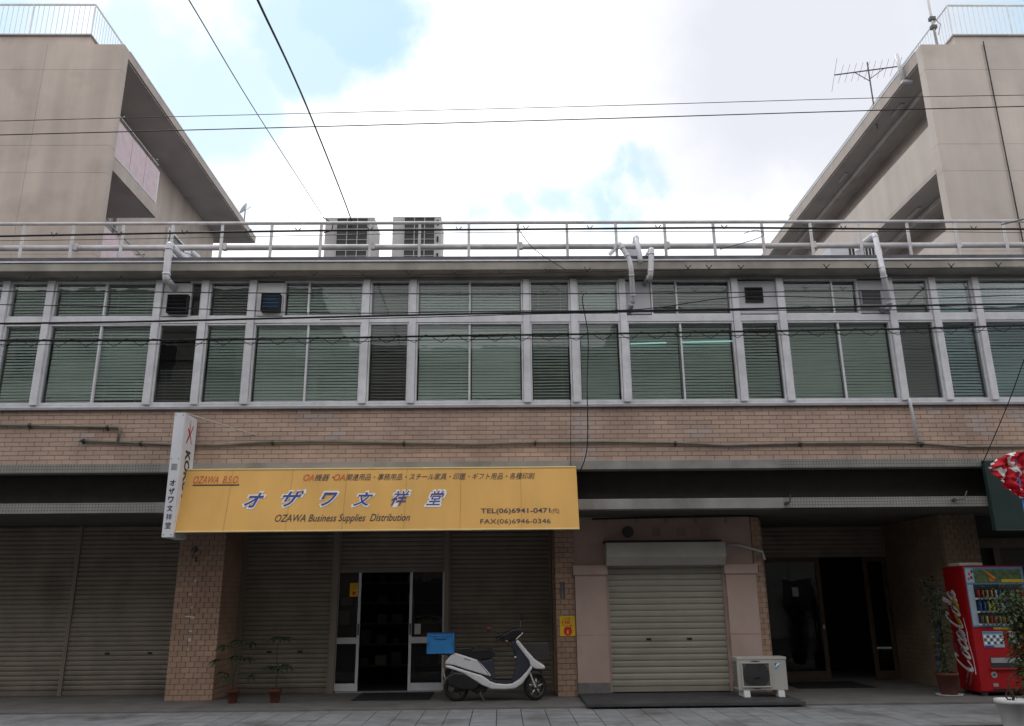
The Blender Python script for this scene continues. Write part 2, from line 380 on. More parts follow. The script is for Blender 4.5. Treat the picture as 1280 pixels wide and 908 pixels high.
# tiled band: backing and individual tiles
wallb = B('tiled_wall', m_mort, bld, XL, XR, GY+.012, GY+.3, 3.836, 4.745)
CH = .0757; TL = .247
tme = MB().box(-TL/2+.004, TL/2-.004, 0, .02, .0045, CH-.0035).mesh('tile', m_tile)
tmp = MB().box(-TL/2+.004, TL/2-.004, 0, .02, .0045, CH-.0035).mesh('tile_pale', m_tilep)
def P2(x, y): p = at(x, y, GY); return p.x, p.z
pale = []
for (x, y, ww, hh) in ((397, 520, 22, 7), (407, 546, 18, 6), (110, 551, 14, 9), (728, 535, 13, 24), (877, 542, 20, 6), (1165, 512, 16, 6), (1225, 520, 12, 4), (1224, 535, 16, 16), (1275, 520, 13, 12), (735, 560, 10, 16)):
    cx, cz = P2(x, y); pale.append((cx, cz, ww/73, hh/73))
far, farp = MB(), MB()
for c in range(12):
    z = 3.836 + c*CH; xo = (c % 2)*TL/2 + (random.random()-.5)*.01
    for k in range(-58, 59):
        x = k*TL + xo
        if not XL < x < XR: continue
        pl = any(abs(x-a) < ww and abs(z+CH/2-b) < hh and random.random() < .75 for a, b, ww, hh in pale)
        dy = GY + random.uniform(-.002, .002)
        if abs(x) < 12.5*TL:
            o = link('tile', tmp if pl else tme, wallb, (x, dy, z)); o['rnd'] = random.random()
        else:
            (farp if pl else far).box(x-TL/2+.004, x+TL/2-.004, dy, dy+.02, z+.0045, z+CH-.0035, random.random())
stuff(far.build('tiles_beyond', m_tileg, wallb, rnd=True)); stuff(farp.build('tiles_pale_beyond', m_tilepg, wallb, rnd=True))
# sill, cornice, roof
B('window_sill', m_alud, bld, XL, XR, GY-.07, GY+.25, 4.747, 4.79, bevel=.004)
B('sill_flashing', m_alu, bld, XL, XR, GY-.03, GY+.2, 4.792, 4.832)
B('cornice', m_corn, bld, XL, XR, GY-.36, GY+.3, 7.135, 7.285, bevel=.01)
B('drip_edge', m_alu, bld, XL, XR, GY-.385, GY-.3, 7.288, 7.312)
B('roof_edge', m_cap, bld, XL, XR, GY-.33, GY+.1, 7.29, 7.405, bevel=.01)
B('roof', m_cap, bld, XL, XR, GY+.102, 30, 7.29, 7.385)
B('window_header', m_alud, bld, XL, XR, GY-.01, GY+.2, 7.075, 7.133)
# office room behind the window strip
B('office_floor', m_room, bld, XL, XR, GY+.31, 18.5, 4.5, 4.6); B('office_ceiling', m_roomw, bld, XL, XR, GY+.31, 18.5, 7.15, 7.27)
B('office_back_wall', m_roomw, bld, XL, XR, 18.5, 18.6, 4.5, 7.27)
B('side_wall', m_wing, bld, XL-.2, XL-.003, GY, 30, -.05, 7.28); B('side_wall', m_wing, bld, XR+.003, XR+.2, GY, 30, -.05, 7.28)
B('rear_wall', m_wing, bld, XL, XR, 29.8, 30, -.05, 7.28)

# window strip
mx_px = [-74, -16, 42, 183, 243, 305, 452.7, 513.3, 659.5, 721, 784.5, 930.6, 989.3, 1132, 1188.4, 1244.7, 1386]
MX = [at(x, 506, GY-.03).x for x in mx_px]
Z0, ZT0, ZT1, Z1 = 4.832, 6.285, 6.40, 7.075
for x in MX:
    mu = B('mullion', m_alu, bld, x-.058, x+.058, GY-.075, GY+.12, Z0, Z1, bevel=.004)
for i in range(len(MX)-1):
    B('transom', m_alu, bld, MX[i]+.06, MX[i+1]-.06, GY-.04, GY+.1, ZT0, ZT1, bevel=.003)
def frame(mb, x0, x1, z0, z1, t, y0, y1, tb=None):
    tb = tb or t
    mb.box(x0, x0+t, y0, y1, z0, z1); mb.box(x1-t, x1, y0, y1, z0, z1); mb.box(x0+t+.0005, x1-t-.0005, y0, y1, z0, z0+tb); mb.box(x0+t+.0005, x1-t-.0005, y0, y1, z1-t, z1)
def blind(par, x0, x1, z0, z1, tilt, m, y=GY+.1, pitch=.053, sl=.0525):
    mb = MB(); n = int((z1-z0)/pitch); t0 = tilt; ph = random.random()*6
    for k in range(n):
        tilt = t0+random.uniform(-.07, .07)+.1*sin(k*.21+ph); d = Vector((0, cos(tilt), sin(tilt)))*sl/2; nn = Vector((0, -sin(tilt), cos(tilt)))*.005
        z = z1-(k+.5)*pitch; tl = random.uniform(-.004, .004)
        c0, c1 = Vector((x0, y, z+tl)), Vector((x1, y, z-tl))
        mb.quad(c0-d, c1-d, c1+nn, c0+nn); mb.quad(c0+nn, c1+nn, c1+d, c0+d)
    for q in (.18, .82):
        xx = x0+(x1-x0)*q; mb.box(xx-.002, xx+.002, y-.003, y+.001, z0, z1)
    o = mb.build('blind', m, par, fix=False); return stuff(o)
def opening(x0, x1, z0, z1, panes, bl=None, tilt=.9, slide=False):
    wn_ = MB(); y0, y1 = GY-.025, GY+.07
    frame(wn_, x0, x1, z0, z1, .028, y0, y1, .045 if slide else None)
    wo = wn_.build('window', m_alu, bld, bevel=.002)
    xs = [x0+.03] + [x0+(x1-x0)*q for q in panes] + [x1-.03]
    for k in range(len(xs)-1):
        a, b = xs[k], xs[k+1]; yy = GY+.012 + (.028 if k % 2 else 0)
        if k > 0: B('stile', m_alu, wo, a-.016, a+.016, GY-.012, GY+.055, z0+.046, z1-.029, bevel=.002)
        g1 = B('pane', m_glass, wo, a+(.017 if k else 0), b-(.017 if k < len(xs)-2 else 0), yy, yy+.004, z0+.03, z1-.029)
    if bl:
        if x1-x0 > 1.5:
            xm_ = (x0+x1)/2+random.uniform(-.04, .04)
            blind(wo, x0+.05, xm_-.008, z0+.02, z1-.01, tilt, bl); blind(wo, xm_+.008, x1-.05, z0+.02+random.choice((0, .05)), z1-.01, tilt+random.uniform(-.15, .08), bl, GY+.105)
        else: blind(wo, x0+.05, x1-.05, z0+.02, z1-.01, tilt, bl)
    return wo
m_panelw = mat('panel_bright', (.82, .82, .83), .5, 0, .04, 3, stain=.1)
def vpanel(x0, x1, m=None):
    return B('blank_panel', m or m_panel, bld, x0, x1, GY-.012, GY+.03, ZT1+.03, Z1-.03, bevel=.003)
low = {1: (m_blind, 1.0), 2: (m_blind, 1.1), 3: None, 4: (m_blindm, 1.1), 5: (m_blind, 1.2), 6: (m_blindd, .8), 7: (m_blind, 1.2), 8: (m_blindm, .85), 9: (m_blindm, 1.2), 10: (m_blindm, 1.2), 11: (m_blindm, 1.0), 12: (m_blindm, 1.35), 13: (m_blindd, 1.3), 14: (m_blindb, 1.0), 15: (m_blindb, 1.1)}
for i in range(1, 16):
    x0, x1 = MX[i]+.062, MX[i+1]-.062; wide = x1-x0 > 1.2; bl = low.get(i)
    opening(x0, x1, Z0+.004, ZT0-.004, [.5] if wide else [], bl[0] if bl else None, bl[1] if bl else 0, True)
    if i == 3: blind(bld, x0+.05, x1-.05, Z0+.03, 5.5, .6, m_blindd)
    ub = {3: None, 6: (m_blindd, 1.2), 8: (m_blindm, .6), 4: (m_blindd, .9), 10: (m_blindd, .8), 12: (m_blindd, 1.1), 13: (m_blindd, 1.1)}.get(i, (m_blindm, 1.0) if bl and bl[0] is m_blind else bl)  # upper blinds take darker materials, putting the cornice's shade into their colour
    za, zb = ZT1+.004, Z1-.004
    bm_, bt = (ub or (None, 0))
    if i == 3: xm = at(232, 375, GY).x - .14; xm = x0+(x1-x0)*.68; vpanel(x0, xm-.01, m_panelw); opening(xm, x1, za, zb, [], None)
    elif i == 5: xm = at(356, 360, GY).x; vpanel(x0, xm-.01, m_panelw); xc = at(387, 360, GY).x; opening(xm, x1, za, zb, [(xc-xm)/(x1-xm)], bm_, bt)
    elif i == 10: xm = at(813, 365, GY).x; vpanel(x0, xm-.01); xc = at(845, 365, GY).x; opening(xm, x1, za, zb, [(xc-xm)/(x1-xm)], bm_, bt)
    elif i == 11: vpanel(x0, x1)
    elif i == 12: xm = at(1072, 365, GY).x; vpanel(xm+.01, x1); xc = at(1040, 365, GY).x; opening(x0, xm, za, zb, [(xc-x0)/(xm-x0)], bm_, bt)
    else: opening(x0, x1, za, zb, [.5] if wide else [], bm_, bt)

ext = []                                       # the strip goes on past the frame at both ends
for sgn, st in ((1, MX[-1]), (-1, MX[0])):
    x = st
    for wd_ in (.83, 2.0, .83, .83, 2.0, .83, 2.0):
        e_ = x+sgn*wd_
        if abs(e_) > 13.9: e_ = sgn*13.9
        ext.append(tuple(sorted((x, e_)))); x = e_
        B('mullion', m_alu, bld, x-.058, x+.058, GY-.075, GY+.12, Z0, Z1, bevel=.004)
        if abs(x) > 13.8: break
ext.append((MX[0], MX[1]))
for a_, b_ in ext:
    if b_-a_ < .3: continue
    if a_ != MX[0]: B('transom', m_alu, bld, a_+.06, b_-.06, GY-.04, GY+.1, ZT0, ZT1, bevel=.003)
    for z0_, z1_ in ((Z0+.004, ZT0-.004), (ZT1+.004, Z1-.004)): opening(a_+.062, b_-.062, z0_, z1_, [.5] if b_-a_ > 1.4 else [], m_blindm, 1.1)
for xa_, xb_, yy in ((788, 833, 430), (850, 917, 428)):
    a_, b_ = at(xa_, yy, GY+.07), at(xb_, yy-1.5, GY+.07)
    tb = thing('fluorescent_tube', 'lit fluorescent strip behind the %s pane of the window right of the hanging wire' % ('first' if xa_ < 800 else 'second'), 'lamp', a_)
    MB().tube([a_, b_], .010, 8).build('tube', mat('tube_glow', (.55, .95, .9), .4, emit=.55), tb, True)
    for e_ in (a_, b_): MB().tube([e_, e_+Vector((0, 0, .05))], .006, 5).build('hanger', m_alud, tb)
# roof railing
rl = bld
RY = GY-.13
zt, zm = at(640, 278.5, RY).z, at(640, 306, RY).z
MB().tube([(XL, RY, zt), (XR, RY, zt)], .03, 10).build('railing_top_bar', m_rail, bld, True)
MB().tube([(XL, RY+.09, zm), (XR, RY+.09, zm)], .052, 12).build('railing_pipe', m_rail, bld, True)
px0 = at(586, 300, RY).x; dp = (at(709, 300, RY).x-px0)/2
pme = MB().box(-.024, .024, -.012, .012, 0, zt-7.40).mesh('railing_post', m_rail)
for k in range(-17, 18):
    x = px0+k*dp
    if XL < x < XR: link('railing_post', pme, bld, (x, RY, 7.40))
cme = MB().box(-.03, .03, 0, .09, -.06, .06).mesh('pipe_clamp', m_rail)
for k in range(-17, 18, 3): link('pipe_clamp', cme, bld, (px0+k*dp+.05, RY+.02, zm))

# ------------------------------------------------------------------ ground floor
PY, SY = 14.9, 15.9
def bricks(par, x0, x1, zlo, zhi, y, me, m_stuff=None, ln=.15, ht=.088, indiv=True, side=None):
    n = int((zhi-zlo)/ht); ht = (zhi-zlo)/n; mb = MB()
    for c in range(n):
        z = zlo+c*ht; x = x0 - (ln/2 if c % 2 else 0)
        while x < x1-.004:
            a, b = max(x, x0), min(x+ln, x1)
            if b-a > .02:
                a2, b2 = a+.004, b-.004; dy = random.uniform(-.0025, .0015)
                if indiv:
                    o = link('brick', MB().box(a2-a, b2-a, 0, .02, .004, ht-.004).mesh('brick', me) if abs(b-a-ln) > .002 else FB, par, (a, y-.02+dy, z)); o['rnd'] = random.random()
                elif side: mb.box(side-.02 if side > (x0+0) * 0 + side else side, side, a2, b2, z+.004, z+ht-.004, random.random())
                else: mb.box(a2, b2, y-.02+dy, y, z+.004, z+ht-.004, random.random())
            x += ln
    return mb
FB = MB().box(.004, .146, 0, .02, .004, .084).mesh('brick', m_brick)
def sidebricks(par, X, y0, y1, zlo, zhi, dirn, m, ln=.15, ht=.088):
    mb = MB(); n = int((zhi-zlo)/ht); ht = (zhi-zlo)/n
    for c in range(n):
        z = zlo+c*ht; y = y0-(ln/2 if c % 2 else 0)
        while y < y1-.004:
            a, b = max(y, y0), min(y+ln, y1)
            if b-a > .02: mb.box(min(X, X+dirn*.02), max(X, X+dirn*.02), a+.004, b-.004, z+.004, z+ht-.004, random.random())
            y += ln
    return stuff(mb.build('side_bricks', m, par, rnd=True))
HB = (3.0+.03-.03)/34
FB = MB().box(.004, .146, 0, .02, .004, .0882-.004).mesh('brick', m_brick)
plx0, plx1 = at(206, 870, PY).x, at(266, 870, PY).x
pil = B('pillar', m_mort, bld, plx0, plx1-.02, PY, SY+.1, .03, SOF)
bricks(pil, plx0, plx1, .03, SOF, PY, m_brick); sidebricks(pil, plx1-.02, PY+.002, SY, .03, SOF, 1, m_brickg)
prx0, prx1 = at(697.5, 870, PY).x, at(722.5, 870, PY).x
pir = B('pillar', m_mort, bld, prx0+.02, prx1, PY, SY+.1, .03, SOF)
bricks(pir, prx0, prx1, .03, SOF, PY, m_brick); sidebricks(pir, prx0+.02, PY+.002, SY, .03, SOF, -1, m_brickg)

def shutter(label, x0, x1, z0, z1, y, m, pitch=.0835, mg=None, handles=True):
    sh = B('roller_shutter', m_black, bld, x0, x1, y+.014, y+.03, z0+.004, z1)
    for a, b in ((x0-.03, x0-.002), (x1+.002, x1+.03)): B('guide_rail', mg or m_guide, sh, a, b, y-.03, y+.05, z0, z1)
    sh['label'] = label
    n = round((z1-z0-.09)/pitch); p = (z1-z0-.09)/n
    prof = [(y+.012, 0), (y+.001, .006), (y-.006, p*.3), (y-.006, p*.68), (y+.001, p-.008), (y+.012, p-.002)]
    me = MB().xprism(prof, x0, x1).mesh('slat', m)
    for k in range(n):
        o = link('slat', me, sh, (0, 0, z0+.09+k*p)); o['rnd'] = .5+random.uniform(-.35, .35)
    B('bottom_bar', m, sh, x0, x1, y-.012, y+.015, z0+.004, z0+.086, bevel=.004)
    if handles:
        for q in (.33, .68):
            xx = x0+(x1-x0)*q; B('finger_slot', m_black, sh, xx-.045, xx+.045, y-.0085, y+.002, z0+.09+7*p+.02, z0+.09+7*p+.058)
    return sh
ZG = .03
xd = at(89, 760, SY).x
shutter('brown slatted shutter at the far left end', XL+.05, xd-.036, ZG, SOF, SY, m_slat)
shutter('brown slatted shutter beside the tiled pillar', xd+.036, plx0-.02, ZG, SOF, SY, m_slat)
B('shutter_post', m_guide, bld, xd-.004, xd+.004, SY-.034, SY+.05, ZG, SOF)
xa0, xa1 = plx1+.1, at(412, 780, SY).x
xb0, xb1 = at(423, 780, SY).x, at(553, 780, SY).x
xc0, xc1 = at(563, 780, SY).x, prx0-.04
zdoor = at(485, 716, SY).z
shutter('closed brown shutter behind the potted saplings', xa0, xa1, ZG, SOF, SY, m_slat)
shutter('half raised brown shutter above the glass doors', xb0, xb1, zdoor, SOF, SY, m_slat, handles=False)
shutter('closed brown shutter behind the scooter', xc0, xc1, ZG, SOF, SY, m_slat)
for a, b in ((xa1, xb0), (xb1, xc0)): B('shutter_post', m_guide, bld, a+.034, b-.034, SY-.05, SY+.06, ZG, SOF)
B('shutter_post', m_guide, bld, plx1+.003, xa0-.032, SY-.02, SY+.06, ZG, SOF)
# shop doors
dx = [at(x, 790, SY+.06).x for x in (418, 446, 511, 556)]
def gdoor(label, x0, x1, z0, z1, y, zm_, hand):
    mb = MB(); t = .05; y0, y1 = y-.02, y+.02
    mb.box(x0, x0+t, y0, y1, z0, z1); mb.box(x1-t, x1, y0, y1, z0, z1)
    mb.box(x0+t, x1-t, y0+.001, y1-.001, z0, z0+.13); mb.box(x0+t, x1-t, y0+.001, y1-.001, z1-.04, z1); mb.box(x0+t, x1-t, y0+.001, y1-.001, zm_-.05, zm_+.06)
    d = mb.build('glass_door', m_alu, bld, bevel=.003); d['label'] = label
    B('pane', m_glassd, d, x0+t, x1-t, y-.003, y+.003, z0+.13, zm_-.05); B('pane', m_glassd, d, x0+t, x1-t, y-.003, y+.003, zm_+.06, z1-.04)
    hx = x1-t/2 if hand > 0 else x0+t/2
    B('handle', m_black, d, hx-.012, hx+.012, y0-.012, y0-.001, zm_+.1, zm_+.3, bevel=.003)
    return d
zmid = at(485, 801, SY+.06).z
gdoor('glass sliding door with notices, beside the brown shutter', dx[0], dx[1]+.05, ZG+.02, zdoor+.05, SY+.07, zmid, 1)
gdoor('glass sliding door behind the blue crate', dx[2], dx[3], ZG+.02, zdoor+.05, SY+.07, zmid, -1)
B('threshold', m_alud, bld, xb0, xb1, SY-.03, SY+.12, ZG, ZG+.018)
# shop interior
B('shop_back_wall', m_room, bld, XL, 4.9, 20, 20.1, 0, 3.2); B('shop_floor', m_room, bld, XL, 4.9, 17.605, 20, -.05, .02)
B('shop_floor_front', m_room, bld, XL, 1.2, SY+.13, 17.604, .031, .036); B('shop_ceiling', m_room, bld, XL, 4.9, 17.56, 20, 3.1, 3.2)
# ------------------------------------------------------------------ pink shop front
pk0, pk1 = prx1+.002, at(957, 870, PY).x
sx0, sx1 = at(763.5, 800, PY).x, at(909, 800, PY).x
zc0, zc1 = at(740, 719, PY).z, at(740, 707, PY).z
pf = B('pink_shop_wall', m_pink, bld, pk0, pk1, PY+.02, PY+.3, zc1, SOF); pf['label'] = 'pink plastered shop wall over the cream shutter'
zs1 = at(835, 706, PY).z
stp = .085
for a, b in ((pk0, sx0-.05), (sx1+.05, pk1)):
    pp = B('pilaster', m_pink, bld, a, b, PY-.06, PY+.3, .25, zc0-.001)
    B('capital', m_pink, pp, a-.03, b+.03, PY-.1, PY+.29, zc0, zc1-.001, bevel=.006)
    zj = at(740, 794, PY).z
    B('groove', m_pinkd, pp, a-.002, b+.002, PY-.066, PY-.05, zj-.008, zj+.008)
    B('base_tiles', m_gtile, pp, a-.004, b+.004, PY-.064, PY+.28, .031, .249)
    B('reveal', m_pinkd, pp, (b if a < 2.5 else a-.05), (b+.05 if a < 2.5 else a), PY+.0, PY+.28, stp, zc0)
shutter('cream slatted shutter between the pink pilasters', sx0, sx1, stp, zs1+.05, PY+.05, m_slatg, pitch=.105, mg=m_box)
bx0, bx1 = at(758, 690, PY-.3).x, at(907.5, 690, PY-.3).x
zb0, zb1 = at(835, 707, PY-.15).z, at(835, 678, PY-.3).z
sb = MB().xprism([(PY-.3, zb1), (PY-.3, zb0+.14), (PY-.2, zb0), (PY+.018, zb0), (PY+.018, zb1)], bx0, bx1).build('shutter_box', m_box, bld, bevel=.006)
B('shadow_gap', m_black, bld, bx0-.02, bx1-.06, PY-.27, PY+.018, zb1+.002, zb1+.04)
step = struct(B('entrance_step', m_step, None, at(735, 888, 13.3).x, at(1006, 883, 13.5).x, 13.42, PY-.062, .0302, stp-.002, bevel=.008))
step_f = MB()
rv = MB().lathe([(.0, -.02), (.09, -.02), (.1, 0), (.1, .015)], (at(785, 665, PY).x, PY+.004, at(785, 665, PY).z), 'Y', 20).build('round_vent', m_grille, bld)
for k in range(-3, 4): p = at(785, 665, PY); B('vent_slat', m_fan, rv, p.x-.08, p.x+.08, PY-.026, PY-.017, p.z+k*.024-.005, p.z+k*.024+.005)
for x in (820.5, 852.5, 881.5):
    p = at(x, 665, PY); B('blanking_plate', m_pinkd, bld, p.x-.07, p.x+.07, PY+.008, PY+.019, p.z-.075, p.z+.075, bevel=.004)
for x in (758, 796, 833, 871, 908):
    p = at(x, 652, PY); B('bracket', m_pinkd, bld, p.x-.016, p.x+.016, PY-.02, PY+.019, p.z-.03, p.z+.04)
pts = [at(905, 681, PY), at(925, 682, PY-.01), at(953, 690, PY-.06), at(956, 700, PY-.06)]
tag(MB().tube(pts, .022, 8).build('drain_hose', m_pvc, None, True), 'pale hose sagging from the cream shutter box to the pink pilaster', 'hose')
tag(MB().tube([at(740, 649, PY-.2), at(800, 647.5, PY-.2), at(930, 645, PY-.2), at(948, 646, PY-.15), at(957, 660, PY-.1)], .018, 6).build('soffit_cable', m_cable, None, True), 'black cable run under the soffit above the pink wall', 'cable')

# ------------------------------------------------------------------ recessed entrance on the right
EY = 17.2
jb = B('brick_jamb', m_mort, bld, pk1+.02, pk1+.17, PY+.02, EY+.2, .03, SOF)
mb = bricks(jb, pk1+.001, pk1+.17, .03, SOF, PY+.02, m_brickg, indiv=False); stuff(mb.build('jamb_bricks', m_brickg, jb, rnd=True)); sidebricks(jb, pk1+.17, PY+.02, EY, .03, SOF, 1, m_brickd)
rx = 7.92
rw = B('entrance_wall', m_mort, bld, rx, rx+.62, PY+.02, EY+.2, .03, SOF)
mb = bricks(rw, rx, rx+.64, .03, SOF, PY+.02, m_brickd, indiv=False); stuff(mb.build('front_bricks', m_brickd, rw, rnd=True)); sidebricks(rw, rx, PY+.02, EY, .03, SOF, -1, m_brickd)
ex0, ex1 = pk1+.19, rx-.02
ze = at(1040, 697, EY).z
shutter('dark rolled shutter above the recessed entrance doors', ex0+.03, ex1-.03, ze, SOF, EY, m_slat, pitch=.09, handles=False)
def wdoor(label, x0, x1, y):
    mb = MB(); t = .09
    mb.box(x0, x0+t, y, y+.045, .035, ze); mb.box(x1-t, x1, y, y+.045, .035, ze); mb.box(x0+t, x1-t, y+.001, y+.044, .035, .2); mb.box(x0+t, x1-t, y+.001, y+.044, ze-.09, ze)
    d = mb.build('entrance_door', m_wood, bld, bevel=.003); d['label'] = label
    B('pane', m_glassd, d, x0+t, x1-t, y+.018, y+.024, .2, ze-.09); return d
e1, e2 = at(1033, 780, EY).x, at(1088, 780, EY).x
d1 = wdoor('brown framed glass door next to the brick jamb', ex0, e1, EY+.03)
B('lock', m_chrome, d1, e1-.06, e1-.03, EY+.02, EY+.03, 1.0, 1.08)
p = at(995, 740, EY); B('notice', m_paper, d1, p.x-.06, p.x+.06, EY+.04, EY+.046, p.z-.09, p.z+.09)
wdoor('brown framed glass door next to the vending machine wall', e2, ex1, EY+.03)
B('entrance_back', m_dark, bld, 4.9, 8.6, 20, 20.1, 0, 3.2); B('entrance_floor', m_slab, bld, 4.9, 8.6, 17.61, 20, -.05, .03); B('entrance_side', m_room, bld, 4.85, 4.9, 17.4, 20, 0, 3.1)
# dark shop to the right of the vending machine
B('side_shop_wall', m_dark, bld, rx+.66, XR, PY+.5, PY+.6, .03, SOF)
B('wooden_lintel', m_wood, bld, rx+.66, XR, PY+.35, PY+.45, 2.45, 2.62)
B('wooden_post', m_wood, bld, 9.0, 9.12, PY+.35, PY+.45, .03, 2.45)

# ------------------------------------------------------------------ apartment wings behind
def wing(side):
    s = -1 if side == 'L' else 1
    WY = 17.0; Xc = -9.05 if s < 0 else 10.35; top = 14.62; m = m_wing if s < 0 else m_wingr
    lab = 'beige apartment wing with pink panelled balconies' if s < 0 else 'beige apartment wing with open galleries and rooftop aerials'
    t = thing('apartment_wing', lab, 'building', (Xc+s*6, 25, 7.4))
    Xo = Xc+s*14
    # end wall of plaster panels with joints
    jx = [Xc, Xc+1.5 if s > 0 else Xc-1.85, Xc+s*5.6, Xo]; jz = [7.0, 8.4, 9.12, 11.15, 11.86, 13.9, top]
    B('core', m_dark, t, Xc+s*.02, Xo, WY+.015, WY+.25, 7.0, top-.02)
    for i in range(3):
        for k in range(6):
            a, b = sorted((jx[i], jx[i+1])); B('wall_panel', m, t, a+(.003 if a != Xc else 0), b-(.003 if b != Xc else 0), WY, WY+.26 if i == 0 else WY+.1, jz[k]+.003, jz[k+1]-.003)
    end = 28 if s < 0 else 30
    # roof slab with fascia and soffit
    ov = 1.25 if s < 0 else 1.3
    zs = 14.40 if s < 0 else 14.28
    B('roof_slab', m_wfas, t, Xc, Xo, WY+.262, end, zs, top-.004); B('soffit', m_wsof, t, Xc+s*.04, Xc+s*ov, WY+.265, end-.05, zs-.03, zs-.002)
    B('side_wall', m, t, Xc+s*ov, Xo, WY+.262, end-.8, 7.0, zs-.001)
    B('roof_flashing', m_grail, t, Xc-s*.01, Xc+s*.1, WY+.3, end, top-.003, top+.03)
    # raised kerb and guard rail on the roof
    kb = B('roof_kerb', m, t, Xc+s*.88, Xo, WY+.05, end-1, top, 14.88)
    B('kerb_cap', m_wsof, kb, Xc+s*.84, Xo, WY+.0, end-1, 14.882, 14.92)
    gr = MB(); gx0 = Xc+s*.9
    gr.tube([(Xo, WY+.1, 15.84), (gx0, WY+.1, 15.84), (gx0, end-1.2, 15.84)], .03, 8)
    gr = gr.build('guard_rail', m_grail, t)
    bars = MB().box(-.0055, .0055, -.0055, .0055, 0, .92).mesh('guard_bar', m_grail); posts = MB().box(-.015, .015, -.015, .015, 0, .93).mesh('guard_post', m_grail)
    n = 0; x = gx0
    while abs(x-Xc) < 6:
        link('guard_post' if n % 12 == 0 else 'guard_bar', posts if n % 12 == 0 else bars, gr, (x, WY+.1, 14.92)); x += s*.125; n += 1
    for k in range(1, 78):
        link('guard_post' if k % 12 == 0 else 'guard_bar', posts if k % 12 == 0 else bars, gr, (gx0, WY+.1+k*.125, 14.92))
    if s < 0:
        for zf in (11.36, 8.62):
            bal = B('balcony', m_wfas, t, Xc+.002, Xc-ov-.01, WY+.262, 19.75, zf, zf+.34)
            B('balcony_soffit', m_wsof, bal, Xc-.05, Xc-ov, WY+.27, 19.7, zf-.012, zf-.002)
            for k in range(3): B('balcony_panel', m_bpan, bal, Xc-.03, Xc-.01, WY+.28+k*.785, WY+.28+k*.785+.765, zf+.40, zf+1.32)
            MB().tube([(Xc-.02, WY+.27, zf+.385), (Xc-.02, WY+2.68, zf+.385)], .022, 6).tube([(Xc-.02, WY+2.66, zf+.34), (Xc-.02, WY+2.66, zf+1.3)], .018, 6).build('balcony_frame', m_grail, bal)
            MB().tube([(Xc-.08, WY+.27, zf+1.52), (Xc-.08, WY+2.7, zf+1.52)], .022, 6).tube([(Xc-ov, WY+.5, zf+1.58), (Xc-.02, WY+.5, zf+1.58)], .015, 6).tube([(Xc-ov, WY+2.5, zf+1.58), (Xc-.02, WY+2.5, zf+1.58)], .015, 6).build('laundry_pole', m_chrome, bal)
            B('end_panel', m_bpan, bal, Xc-ov, Xc-.06, 19.70, 19.72, zf+.40, zf+1.32)
        for zf in (11.5, 8.8):
            wv_ = MB(); frame(wv_, 23.3, 24.8, zf, zf+1.3, .05, 0, .06); wv_.v = [(Xc-ov+y_+.005, x_, z_) for (x_, y_, z_) in wv_.v]
            wo = wv_.build('window', m_alu, t); q = MB(); q.box(Xc-ov+.01, Xc-ov+.02, 23.35, 24.75, zf+.05, zf+1.25); q.build('pane', m_glass, wo)
            gb = MB()
            for k in range(10): gb.box(Xc-ov+.12, Xc-ov+.135, 23.3+k*.165, 23.315+k*.165, zf-.05, zf+.55)
            gb.box(Xc-ov+.12, Xc-ov+.135, 23.28, 24.82, zf+.55, zf+.58); gb.box(Xc-ov+.12, Xc-ov+.135, 23.28, 24.82, zf-.07, zf-.05); gb.box(Xc-ov, Xc-ov+.135, 23.26, 23.28, zf+.5, zf+.56); gb.box(Xc-ov, Xc-ov+.135, 24.82, 24.84, zf+.5, zf+.56)
            gb.build('window_guard', m_grail, wo)
            MB().tube([(Xc-ov+.06, 20.1, 7.4), (Xc-ov+.06, 20.1, 14.1)], .045, 8).build('downpipe', m_pvc, t) if zf > 10 else None
    else:
        for zf in (11.2, 8.46):
            B('gallery_parapet', m, t, Xc+.002, Xc+.14, WY+.262, end-.9, zf+.14, zf+1.30)
            B('gallery_slab', m_wsof, t, Xc+.03, Xc+ov-.003, WY+.264, end-.85, zf, zf+.139)
            B('parapet_foot', m_wfas, t, Xc-.012, Xc+.03, WY+.262, end-.9, zf+.02, zf+.138)
        for zc in (14.245, 11.195):
            B('ceiling_beam', m_wsof, t, Xc+.62, Xc+.78, WY+.5, end-1, zc-.16, zc-.005)
            for y in (18.9, 22.6, 26.3): B('gallery_lamp', m_lamp, t, Xc+.36, Xc+.46, y, y+.6, zc-.05, zc-.002, bevel=.01)
        MB().tube([at(1229, 52, WY-.03), (at(1229, 52, WY-.03).x+.0, WY-.03, 7.4)], .013, 6).build('lightning_cable', m_cable, t)
        for k in range(4):
            y = 18.2+k*2.6; B('flat_door', m_wood, t, Xc+ov-.03, Xc+ov-.001, y, y+.9, 11.345, 13.3)
    return t
wl = wing('L'); wr = wing('R')

# aerials on the roofs
p = atX(930+665*350/963, 148*350/963, 10.9)
p = Vector((10.95, 17.3, 14.62))
mp = thing('aerial_mast', 'slim mast with clamps standing on the corner of the gallery wing roof', 'mast', p)
MB().tube([(p.x, p.y, 14.62), (p.x-.06, p.y, 17.2)], .03, 8).build('pole', m_rod, mp, True)
for z in (15.3, 15.55):
    B('clamp', m_metal, mp, p.x-.09, p.x+.05, p.y-.06, p.y+.05, z, z+.09)
MB().tube([(p.x+.02, p.y-.04, 15.6), (p.x+.14, p.y-.05, 15.4), (p.x+.05, p.y-.04, 15.1)], .008, 5).build('lead', m_cable, mp)
b0 = atX(1092, 131, 10.5); top = at(1084, 78, b0.y); bl_, br_ = at(1043, 94, b0.y), at(1132, 82, b0.y)
ta = thing('tv_aerial', 'roof television aerial with many rods on the gallery wing eave', 'aerial', b0)
MB().tube([(b0.x, b0.y, 14.1), top], .02, 6).build('mast', m_metal, ta)
